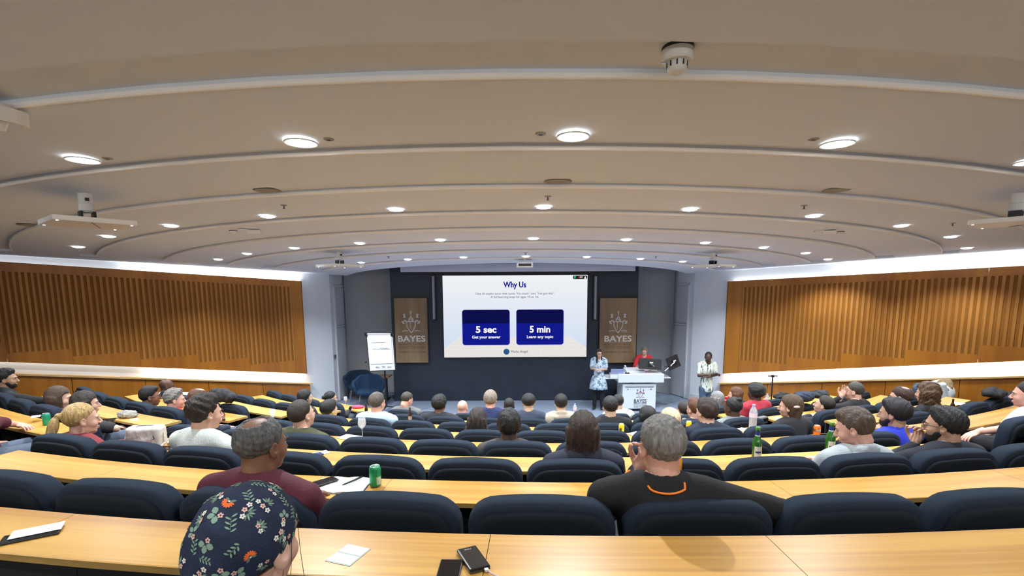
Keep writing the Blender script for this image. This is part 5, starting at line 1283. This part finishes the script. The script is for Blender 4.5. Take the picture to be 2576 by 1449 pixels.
# big smoke detector
p = at_ceiling(1705, 120, .042); sd = thing('smoke_detector', 'large white smoke detector near the camera', 'smoke detector', p+Vector((0, 0, .003)), scale=1.25)
mb = MB(); mb.lathe([(.058, 0), (.058, -.012)], 32); mb.build('mounting_ring', m_blackm, sd)
mb = MB(); mb.lathe([(.057, -.004), (.0575, -.02), (.055, -.023), (.056, -.028), (.056, -.046), (.052, -.052), (.036, -.054)], 32); mb.build('base', m_whitep, sd)
mb = MB(); mb.lathe([(.038, -.052), (.036, -.078), (.030, -.088), (.020, -.092), (.0001, -.093)], 28); mb.build('chamber', m_whitep, sd, smooth=True)
for i in range(10):
    a = 2*PI*i/10; MB().box((.0375*math.cos(a), .0375*math.sin(a), -.064), (.004, .005, .018), rot=a).build('vent_slot', m_blackm, sd)
MB().box((-.052, -.01, -.058), (.016, .008, .006)).build('status_tab', mat('chrome', (.5, .5, .5)), sd)
for i, (x, y, lab) in enumerate(((587, 580, 'small smoke detector left of the ceiling motion sensor'), (2113, 583, 'small smoke detector right of the ceiling motion sensor'))):
    p = at_ceiling(x, y, .0); t = thing('smoke_detector', lab, 'smoke detector', p); mb = MB(); mb.lathe([(.05, .0), (.05, -.03), (.035, -.05), (.0001, -.052)], 20); mb.build('base', m_whitep, t); mb = MB(); mb.lathe([(.053, .002), (.053, -.006)], 20); mb.build('mounting_ring', m_blackm, t)
for x, y, rz, lab in ((632, 577, .35, 'white ceiling motion sensor box on the left side'), (2080, 579, -.3, 'white ceiling motion sensor box on the right side')):
    p = at_ceiling(x, y, .0); t = thing('motion_sensor', lab, 'sensor', p, (0, 0, rz)); MB().box((.03, 0, -.03), (.17, .09, .05)).build('body', m_whitep, t, bevel=.01); MB().box((-.10, 0, -.012), (.1, .08, .02)).build('bracket', m_whitep, t)
m_spk = mat('speaker_grille', (.34, .33, .30), .8)
for i, (x, y) in enumerate(((75, 566), (673, 479), (1403, 457), (2103, 478))):
    p = at_ceiling(x, y, .042); t = thing('ceiling_speaker', '%s round grey ceiling loudspeaker from the left' % ORD[i], 'loudspeaker', p+Vector((0, 0, .001)), group='round ceiling loudspeakers')
    mb = MB(); mb.lathe([(.12, 0), (.118, -.008), (.0001, -.012)], 30); mb.build('grille', m_spk, t, smooth=False); mb = MB(); mb.lathe([(.12, -.0), (.128, -.006), (.13, .0)], 30, cap=False); mb.build('rim', mat('spk_rim', (.3, .29, .26), .6), t)
for i, (x, y) in enumerate(((714, 516), (1378, 494), (2023, 517), (2397, 561), (977, 645), (1322, 636), (1650, 645), (827, 350), (1360, 336), (2047, 350), (270, 398))):
    p = at_ceiling(x, y, .0); t = thing('sprinkler_or_sensor', '%s small sprinkler head or sensor disc in the ceiling' % ORD[i], 'sprinkler', p, group='small ceiling sprinkler heads')
    mb = MB(); mb.lathe([(.035, .004), (.035, -.004), (.012, -.008)], 14); mb.build('escutcheon', mat('sprinkler_plate', (.28, .27, .25), .4, metal=.5), t); mb = MB(); dz_ = .2 if i > 6 else 1; mb.cyl((0, 0, -.006), (0, 0, -.035*dz_), .006, n=8); mb.cyl((0, 0, -.035*dz_), (0, 0, -.035*dz_-.003), .014, n=10); mb.build('deflector', m_metal, t)  # the last four are flush sensor discs, drawn with shortened stems
# white device at the top-left edge of the picture
c = at_ceiling(0, 262); t = thing('ceiling_camera', 'white curved ceiling camera cut off by the left picture edge', 'camera', c+Vector((-.06, .0, -.06)), (0, .12, -.5))
mb = MB(); pts = [(.155*math.cos(a), .155*math.sin(a)) for a in np.linspace(-.9, 1.6, 14)]; pts += [(.125*math.cos(a), .125*math.sin(a)) for a in np.linspace(1.6, -.9, 14)]; mb.prism(pts, -.03, .045); mb.build('cover_band', m_whitep, t)
mb = MB(); mb.lathe([(.06, .06), (.07, -.02), (.055, -.07), (.0001, -.08)], 20); mb.build('camera_head', m_whitep, t, smooth=True)
mb = MB(); mb.lathe([(.10, .05), (.10, .07)], 20); mb.build('ceiling_plate', m_whitep, t)
MB().box((.085, -.03, -.06), (.08, .06, .035), rot=.5).build('bracket', m_whitep, t)
# ================================================================== THINGS ON THE DESKS
m_alu = mat('aluminium', (.62, .62, .62), .3, metal=.9)
m_glassm = mat('clear_glass', (.85, .9, .95), .03, alpha=.22, coat=1.0)
m_pape = mat('white_paper', (.78, .80, .80), .8)
m_wine = mat('white_wine', (.75, .55, .35), .05, trans=.9)
def on_desk(x, y, r): return at_height(x, y, desk_z(r))
def yaw_at(p): return -math.atan2(CX-p.x, YC-p.y)
def can(label, x, y, r, col, band=None, text=None, h=.118, rot=0.0):
    p = on_desk(x, y, r); t = thing('drinks_can', label, 'can', p, (0, 0, rot)); s = h/.118
    m = mat('can_%s' % col[0], col[1], .3, metal=.35); mb = MB()
    mb.lathe([(.024*s, 0), (.028*s, .003*s), (.0325*s, .010*s), (.0325*s, .100*s), (.028*s, .111*s), (.0265*s, .113*s)], 24, cap=True); mb.build('can_body', m, t, smooth=True)
    mb = MB(); mb.lathe([(.0265*s, .112*s), (.0275*s, .1155*s), (.0255*s, .1165*s), (.024*s, .1125*s), (.0001, .112*s)], 24, cap=False); mb.lathe([(.024*s, .0), (.026*s, .0005), (.0285*s, .006*s)], 24, cap=False); mb.build('lid', m_alu, t, smooth=True)
    mb = MB(); mb.box((.002, .004, .1135*s), (.012*s, .02*s, .0015)); mb.build('ring_pull', m_alu, t)
    if band:
        mb = MB(); n = 16; a0, a1 = band[3] if len(band) > 3 else (-PI, PI); vs = []
        for z in (band[1]*s, band[2]*s):
            for i in range(n+1): a = a0+(a1-a0)*i/n; vs.append((.0329*s*math.cos(a), .0329*s*math.sin(a), z))
        mb.add(vs, [(i, i+1, n+2+i, n+1+i) for i in range(n)]); mb.build('label_band', band[0], t)
    if text:
        o = text_obj('lettering', text[0], .034*s, text[1], t, (0, 0, 0), (0, 0, 0), width=.055*s, ext=.0004)
        me = o.data; ang0 = text[3] if len(text) > 3 else -PI/2
        for v in me.vertices: x_, y_, z_ = v.co; a = ang0+x_*o.scale[0]/(.0331*s); rr_ = .0331*s+z_; v.co = (rr_*math.cos(a)/1, rr_*math.sin(a), y_+text[2]*s)
        o.scale = (1, 1, 1); o.rotation_euler = (0, 0, 0)
    return t
green = ('green', (.02, .34, .14))
can('green drinks can beside the open notebook', 945, 1222, 1, green, band=(mat('can_label', (.5, .62, .52), .5), .015, .06, (-1.1, -.2)), rot=0)
can('green drinks can on the left block desk', 119, 1069, 2, ('green2', (.02, .36, .20)), band=(mat('can_white', (.75, .8, .75), .4), .055, .085, (-2.6, -2.0)))
can('orange soda can in front of the man in the grey hoodie', 2054, 1098, 3, ('orange', (.85, .22, .02)), band=(mat('can_dark', (.06, .02, .01), .4), .055, .082), text=('FANTA', mat('can_white', (.75, .8, .75), .4), .068))
can('yellow can behind the woman with the brown bob', 1563, 1090, 4, ('yellow', (.80, .70, .04)), band=(mat('can_black', (.03, .03, .03), .4), .02, .07, (-2.6, -1.7)))
can('yellow can beside the tousled young man', 1732, 1083, 4, ('yellow', (.80, .70, .04)), band=(mat('can_black', (.03, .03, .03), .4), .03, .08, (-1.4, -.6)))
can('red soda can at the front right', 1827, 1012, 7, ('red', (.6, .02, .03)), band=(mat('can_white', (.75, .8, .75), .4), .04, .06))
can('orange can half hidden behind the grey-haired man', 1700, 1197, 1, ('orange2', (.90, .35, .02)), rot=.5)
def bottle(label, x, y, r, kind, h, rot=0.0):
    p = on_desk(x, y, r); t = thing('bottle', label, 'bottle', p, (0, 0, rot)); s = h/.24
    if kind in ('green', 'dark'):
        m = mat('bottle_green', (.03, .20, .02), .05, trans=.45, coat=.5) if kind == 'green' else mat('bottle_brown', (.035, .012, .006), .08, trans=.2, coat=.5)
        mb = MB(); mb.lathe([(.028, 0), (.0305, .004), (.031, .125), (.0285, .145), (.017, .172), (.0135, .19), (.013, .228), (.0145, .230), (.0145, .236), (.013, .238)], 24, mtx=Matrix.Scale(s, 4)); mb.build('glass_body', m, t, smooth=True)
        mb = MB(); mb.lathe([(.0145, .225), (.0155, .228), (.0155, .240), (.0001, .241)], 16, mtx=Matrix.Scale(s, 4)); mb.build('cap', mat('cap_green', (.10, .30, .08), .4) if kind == 'green' else m_blackm, t)
        def patch(nm, mm, z0, z1, a0, a1, rad_=.0315):
            mb = MB(); n = 14; vs = [(rad_*s*math.cos(a0+(a1-a0)*i/n), rad_*s*math.sin(a0+(a1-a0)*i/n), z*s) for z in (z0, z1) for i in range(n+1)]; mb.add(vs, [(i, i+1, n+2+i, n+1+i) for i in range(n)]); mb.build(nm, mm, t)
        if kind == 'green':
            patch('front_label', mat('label_cream', (.62, .66, .58), .6), .035, .11, -2.5, -.9)
            patch('label_stripe', mat('label_navy', (.01, .03, .20), .5), .065, .078, -2.3, -1.1, .0318)
            mb = MB(); mb.lathe([(.0152, .182), (.0148, .212)], 18, mtx=Matrix.Scale(s, 4), cap=False); mb.build('neck_label', mat('label_navy', (.01, .03, .20), .5), t)
            mb = MB(); mb.lathe([(.0158, .178), (.0152, .184)], 18, mtx=Matrix.Scale(s, 4), cap=False); mb.build('neck_band', m_pape, t)
        else: patch('front_label', mat('label_tan', (.35, .25, .2), .6), .04, .10, -PI, PI)
    else:
        m = mat('water_plastic', (.80, .84, .90), .12, trans=.55, alpha=.75)
        mb = MB(); prof = [(.030, 0), (.036, .006)]+[(.036-.0025*(i % 2), .014+.011*i) for i in range(8)]+[(.036, .11), (.036, .165), (.030, .19), (.014, .215), (.012, .228)]
        mb.lathe(prof, 22, mtx=Matrix.Scale(s, 4)); mb.build('plastic_body', m, t, smooth=True)
        mb = MB(); mb.lathe([(.0145, .222), (.0145, .240), (.0001, .241)], 16, mtx=Matrix.Scale(s, 4)); mb.build('screw_cap', mat('cap_blue', (.35, .4, .6), .4), t)
        mb = MB(); mb.lathe([(.0366, .115), (.0366, .160)], 22, mtx=Matrix.Scale(s, 4), cap=False); mb.build('label', mat('label_pink', (.75, .6, .68), .5), t)
    return t
bottle('green beer bottle with blue neck label, left of the two', 1902, 1160, 2, 'green', .265)
bottle('green beer bottle with oval label beside the man in grey hoodie', 2086, 1146, 2, 'green', .265)
bottle('large clear water bottle with pink label', 1893, 1078, 4, 'water', .30)
bottle('dark beer bottle behind the man in the light blue shirt', 1032, 1061, 5, 'dark', .21)
bottle('dark beer bottle left of the man in the light blue shirt', 922, 1046, 6, 'dark', .21)
bottle('clear water bottle on the front centre desk', 1446, 1044, 7, 'water', .22)
bottle('small clear bottle near the black bag, right block', 1929, 1017, 6, 'water', .20)
bottle('black drinking bottle beside the woman in the black coat', 2394, 1040, 4, 'dark', .20)
bottle('small red bottle beside the dark wavy haired man', 563, 1058, 4, 'dark', .15)
def wineglass(label, x, y, r, h=.21, fill=0):
    p = on_desk(x, y, r); t = thing('wine_glass', label, 'glass', p); s = h/.21
    mb = MB(); mb.lathe([(.034, 0), (.034, .002), (.006, .006), (.004, .02), (.0035, .085), (.008, .095), (.030, .118), (.040, .145), (.038, .18), (.032, .21), (.0308, .21), (.0368, .18), (.0388, .146), (.029, .120), (.006, .098), (.0001, .097)], 26, mtx=Matrix.Scale(s, 4)); mb.build('glass_bowl', m_glassm, t, smooth=True)
    if fill: mb = MB(); mb.lathe([(.0001, .0985), (.006, .0995), (.028, .121), (.0375, .143), (.0001, .1431)], 24, mtx=Matrix.Scale(s, 4)); mb.build('wine', m_wine, t)
wineglass('empty wine glass standing behind the green sweater man', 912, 1102, 3, .215)
wineglass('wine glass above the balding man\'s head', 688, 1068, 4, .20)
wineglass('wine glass with rose wine at the left front', 870, 1021, 7, .19, 1)
wineglass('wine glass by the woman with braided hair', 1584, 1058, 6, .15)
def tumbler(label, x, y, r):
    p = on_desk(x, y, r); t = thing('tumbler', label, 'glass', p); mb = MB(); mb.lathe([(.030, 0), (.036, .13), (.0345, .13), (.0285, .006), (.0001, .006)], 22); mb.build('glass_wall', m_glassm, t, smooth=True)
    mb = MB(); mb.lathe([(.0001, .008), (.028, .008), (.031, .05), (.0001, .05)], 18); mb.build('water', mat('water', (.8, .88, .95), .02, alpha=.3), t)
tumbler('tall clear tumbler beside the tousled young man', 1722, 1076, 5)
tumbler('clear tumbler beside the flat-topped man', 1356, 1056, 6)
def phone(label, x, y, r, rot, m=None, up=0.0, size=(.073, .15), lens=False, scr=None):
    p = on_desk(x, y, r); p.z += up; t = thing('smartphone', label, 'phone', p+Vector((0, 0, .0045)), (0, 0, rot))
    MB().box((0, 0, 0), (size[0], size[1], .008)).build('phone_body', m or m_blackm, t, bevel=.0035)
    MB().box((0, 0, .0042), (size[0]-.008, size[1]-.010, .0006)).build('phone_screen', scr or mat('phone_glass', (.006, .006, .008), .08), t)
    if lens:
        for dy in (.02, -.005): mb = MB(); mb.lathe([(.008, .004), (.008, .0065), (.0001, .0065)], 12, (-size[0]/2+.02, size[1]/2-.035+dy, 0)); mb.build('camera_lens', m_metal, t)
    return t
def sheet(label, x, y, r, rot, w, h, up=0.0, m=None, name='paper_card', cat='paper', border=None, tilt=(0, 0)):
    p = on_desk(x, y, r); t = thing(name, label, cat, p+Vector((0, 0, .0012+up)), (tilt[0], tilt[1], rot))
    MB().box((0, 0, 0), (w, h, .0014)).build('sheet', m or m_pape, t)
    if border: MB().box((0, 0, -.0004), (w+.006, h+.006, .0012)).build('border', border, t)
    return t
phone('black phone lying under the white card, near left', 80, 1349, 0, -1.02, size=(.075, .165))
sheet('white card lying across the black phone, near left', 95, 1341, 0, -1.0, .075, .145, up=.0105)
t = thing('card_holder', 'two white name cards in a clear holder, near centre', 'card', on_desk(877, 1396, 0)+Vector((0, 0, .001)), (0, 0, -.35))
MB().box((0, 0, 0), (.098, .115, .0012)).build('clear_sleeve', mat('sleeve_grey', (.42, .46, .42), .3), t)
MB().box((0, .029, .001), (.090, .050, .001)).build('card', m_pape, t); MB().box((0, -.029, .001), (.090, .050, .001)).build('card', m_pape, t)
phone('black phone cut by the lower picture edge', 1129, 1446, 0, -.02, size=(.074, .155))
p = on_desk(1190, 1413, 0); t = thing('power_bank', 'glossy black power bank beside the nearest phone', 'power bank', p+Vector((0, 0, .009)), (0, 0, .42))
MB().box((0, 0, 0), (.070, .140, .017)).build('case', mat('glossy_black', (.012, .012, .014), .18, coat=.5), t, bevel=.006)
text_obj('lettering', 'INIU', .012, mat('print_grey', (.35, .35, .36), .5), t, (0, .05, .0088), (0, 0, 0), ext=.0002)
mb = MB(); mb.tube([(.02, -.07, 0), (.025, -.10, -.001), (.05, -.14, -.004)], .003, 6); mb.build('cable', mat('cable_pink', (.7, .5, .48), .5), t); MB().box((.018, -.074, 0), (.012, .018, .007)).build('plug', m_pape, t)
# open notebook with pen and phone
p = on_desk(858, 1223, 1); nb_ = thing('notebook', 'open notebook with blank cream pages and elastic', 'notebook', p, (0, 0, -.04))
for s in (-1, 1):
    mb = MB(); n = 8; vs = []
    for y_ in (-.105, .105):
        for i in range(n+1): u = i/n; vs.append((s*.148*u, y_, .006+.010*math.sin(PI*min(1, u*1.15))**.8*(1-.35*u)))
    for y_ in (-.105, .105):
        for i in range(n+1): vs.append((s*.148*i/n, y_, .002))
    q = n+1; fs = [(i, i+1, q+i+1, q+i) for i in range(n)]+[(2*q+i, 3*q+i, 3*q+i+1, 2*q+i+1) for i in range(n)]+[(i, 2*q+i, 2*q+i+1, i+1) for i in range(n)]+[(q+i, q+i+1, 3*q+i+1, 3*q+i) for i in range(n)]+[(n, 2*q+n, 3*q+n, q+n)]
    mb.add(vs, fs); mb.build('page_block', mat('page_cream', (.74, .76, .68), .8), nb_)
MB().box((0, 0, .001), (.306, .218, .002)).build('cover', m_blackm, nb_)
mb = MB(); mb.tube([(.02, -.105, .004), (.022, -.125, .003)], .0018, 5); mb.tube([(-.045, -.105, .004), (-.05, -.125, .003)], .0018, 5); mb.build('ribbon', m_blackm, nb_)
pen = thing('pen', 'black pen lying on the right page of the notebook', 'pen', p+Vector((.062, .02, .024)), (0, 0, -.55))
mb = MB(); mb.cyl((0, -.065, 0), (0, .05, 0), .0048, .0052, 10); mb.cyl((0, -.078, 0), (0, -.065, 0), .0012, .0046, 10); mb.build('barrel', m_blackm, pen); mb = MB(); mb.cyl((0, .05, 0), (0, .07, 0), .0052, .004, 10); mb.box((0, .04, .006), (.002, .045, .0015)); mb.build('clip', m_metal, pen)
phone('dark phone lying on the left page of the notebook', 813, 1222, 1, -.75, up=.018, m=mat('phone_grey', (.035, .037, .042), .4), size=(.075, .155), lens=True)
# phone and leaflet, second row
phone('phone with lit blue screen on the second desk', 787, 1147, 2, -.8, scr=mat_emit('phone_lit', (.25, .25, .55), .8))
sheet('printed black and white leaflet beside the lit phone', 802, 1141, 2, -.85, .09, .15, border=m_blackm)
sheet('white sheet of paper in front of the green sweater man', 880, 1101, 3, -.4, .21, .15, up=.004)
sheet('white paper beside the woman with the brown bob', 1522, 1136, 2, .2, .22, .16)
sheet('white paper by the orange soda can', 2082, 1095, 3, -.3, .16, .12, up=.012, tilt=(-.3, 0)); phone('black phone under the white paper by the orange can', 2092, 1101, 3, -.8)
sheet('napkin with cutlery near the water bottle', 1868, 1080, 4, .6, .13, .10); sheet('white paper scrap near the left green bottle', 1918, 1160, 2, .3, .12, .08)
sheet('white card on the third-row left desk', 338, 1055, 3, -.7, .10, .07); phone('black phone on the third-row left desk', 272, 1056, 3, -1.1)
phone('black phone lying on the far right desk', 2500, 1014, 3, 1.35); sheet('white booklet beside the pale blonde person', 1600, 1093, 4, .6, .16, .14, up=.006)
sheet('white booklet in front of the woman with the hair clip', 1958, 1053, 5, .5, .15, .12, up=.004); sheet('white paper beside the blonde curly woman', 2412, 1016, 4, .8, .2, .14, up=.002)
sheet('white paper on the left edge desk', 5, 1034, 3, -.8, .12, .09); sheet('white card held over the left desk', 92, 1060, 2, -.9, .11, .07, up=.05)
# pink case at left front
p = on_desk(900, 1027, 7); t = thing('pencil_case', 'bright pink soft case on the front left desk', 'case', p, (0, 0, .1)); Vg, Fg = surf_nets(lambda P: sd_ell(P, (0, 0, .03), (.13, .05, .032))+.004*vnoise(P, 40, 2), (-.16, -.08, -.01), (.16, .08, .08), .01); np_mesh('fabric_body', Vg, Fg, mat('pink_fabric', (.75, .06, .16), .7), t)
# hand bag
p = on_desk(372, 1126, 2); bag = thing('handbag', 'cream leather handbag with zip on the second desk, left', 'bag', p, (0, 0, .12))
m_lea = mat('cream_leather', (.62, .60, .55), .5, noise=(12, .08), bump=(60, .3))
def bagf(P):
    x, y, z = P[..., 0], P[..., 1], P[..., 2]; q = np.abs(P-np.array([0, 0, .10]))-np.array([.105, .030, .055])
    d = np.sqrt((np.maximum(q, 0)**2).sum(-1))-.032; d = smin(d, sd_ell(P, (-.01, -.045, .075), (.085, .02, .05)), .01)
    return d+.0022*vnoise(P, 40, 4)
Vg, Fg = surf_nets(bagf, (-.16, -.10, -.01), (.16, .09, .21), .006); np_mesh('bag_body', Vg, Fg, m_lea, bag)
mb = MB(); mb.tube([(-.11, 0, .175), (-.06, 0, .1885), (0, 0, .1895), (.06, 0, .1885), (.11, 0, .175)], .0035, 6); mb.build('zip', m_blackm, bag)
mb = MB(); mb.tube([(-.14, -.01, .13), (-.155, -.03, .06), (-.13, -.07, .01), (-.05, -.10, .006), (.04, -.10, .008), (.12, -.085, .006), (.155, -.03, .05), (.14, -.01, .13)], .009, 8); mb.build('strap', mat('strap_cream', (.60, .55, .48), .6, noise=(60, .3)), bag)
mb = MB(); mb.tube([(.09, -.072, .12), (.09, -.074, .085)], .003, 5); mb.build('zip_pull', m_metal, bag)
phone('dark tablet lying beside the cream handbag', 398, 1131, 2, -1.15, size=(.12, .19)); p = on_desk(430, 1116, 2); t = thing('earbud_case', 'small white earbud case beside the handbag', 'case', p)
mb = MB(); mb.lathe([(.02, 0), (.028, .008), (.026, .02), (.0001, .024)], 16); mb.build('shell', m_pape, t, smooth=True)
# cloth bundle
def bundle(name, label, cat, P0, size, col, seed, rz=0.0, cell=.012):
    t = thing(name, label, cat, P0, (0, 0, rz)); s = size
    Vg, Fg = surf_nets(lambda P: sd_ell(P, (0, 0, s[2]*.8), s)*.9+.014*vnoise(P, 26/max(s[0], .1)*.2+12, seed)+.006*vnoise(P, 60, seed+1), (-s[0]*1.4, -s[1]*1.4, -s[2]*.6), (s[0]*1.4, s[1]*1.4, s[2]*2.4), cell)
    np_mesh('fabric_body', Vg, Fg, cloth(*col), t); return t
bundle('scarf', 'crumpled grey scarf on the third-row left desk', 'scarf', on_desk(322, 1050, 3), (.11, .07, .045), ('grey_scarf', (.30, .29, .25)), 3)
def seatpile(label, x, y, r, size, col, seed, rz): 
    p = at_row(x, y, r, .06); p.z -= size[2]*.8; bundle('coat', label, 'coat', p, size, col, seed, rz, .016)
seatpile('black coat draped over seats behind the auburn-haired man, left block', 560, 995, 5, (.34, .10, .10), ('coat_black', (.012, .013, .017)), 5, -.55)
seatpile('navy puffer coat draped over seats, right block', 2020, 998, 6, (.22, .12, .08), ('coat_navy', (.018, .026, .055)), 8, .4)
seatpile('dark grey coat on the seats beside the navy puffer coat', 2062, 992, 6, (.18, .11, .07), ('coat_grey', (.02, .022, .027)), 9, .5)
seatpile('black bag on the seats at the far right end', 2500, 988, 4, (.20, .12, .06), ('bag_black', (.008, .008, .01)), 12, .7)
p = on_desk(1968, 1003, 6); t = bundle('rucksack', 'black rucksack lying on the desk near the microphone stand', 'bag', p, (.20, .10, .06), ('bag_black', (.008, .008, .01)), 11, .3); mb = MB(); mb.tube([(-.15, 0, .08), (-.05, .02, .13), (.08, 0, .09)], .008, 6); mb.build('strap', m_blackm, t)
p = on_desk(1912, 1066, 5); t = thing('satchel', 'grey leather satchel beside the large water bottle', 'bag', p, (0, 0, .5))
MB().box((0, 0, .05), (.24, .08, .10)).build('bag_body', mat('leather_grey', (.12, .11, .10), .6), t, bevel=.015); MB().box((.06, -.045, .06), (.10, .01, .05)).build('flap', m_metal, t, bevel=.003)
# microphone stand by the right wall
b0 = at_row(1941, 990, 7, .35); tp_ = at_row(1944, 946, 7, .35); fz = floor_z(7)
t = thing('microphone_stand', 'thin black stand in front of the right wall lining', 'stand', (tp_.x, tp_.y, fz))
mb = MB(); mb.cyl((0, 0, .02), (0, 0, tp_.z-fz), .013, n=8); mb.build('pole', m_blackm, t); mb = MB(); mb.lathe([(.16, 0), (.15, .02), (.02, .03)], 20); mb.build('base', m_blackm, t); mb = MB(); mb.cyl((-.09, 0, tp_.z-fz), (.09, 0, tp_.z-fz), .012, n=8); mb.cyl((0, 0, tp_.z-fz-.02), (0, 0, tp_.z-fz+.02), .03, n=10); mb.build('head_bar', m_blackm, t)
# phone held by the woman with the bun
h = at_row(880, 1031, 7, .58); t = thing('smartphone', 'phone in a purple case held by the woman with the bun', 'phone', h, (.9, 0, -.4)); MB().box((0, 0, 0), (.075, .15, .009)).build('phone_body', mat('phone_purple', (.25, .18, .30), .4), t, bevel=.003)
MB().box((0, 0, .005), (.067, .14, .001)).build('phone_screen', mat('phone_glass', (.006, .006, .008), .08), t)
# hair clip of the woman in the fourth row
h = at_row(2005, 1024, 4, .12); t = thing('hair_clip', 'pale oval hair clip in brown hair', 'hair clip', h, (0, 0, .2)); mb = MB(); loft(mb, [[(.036*s*math.cos(a), y_, .013*s*math.sin(a)) for a in np.linspace(0, 2*PI, 16, endpoint=False)] for y_, s in ((.006, 1), (-.004, 1), (-.008, .8))]); mb.build('clip_plate', mat('clip_pearl', (.55, .48, .40), .4, noise=(120, .4)), t)
h = at_row(2120, 1013, 5, .38)
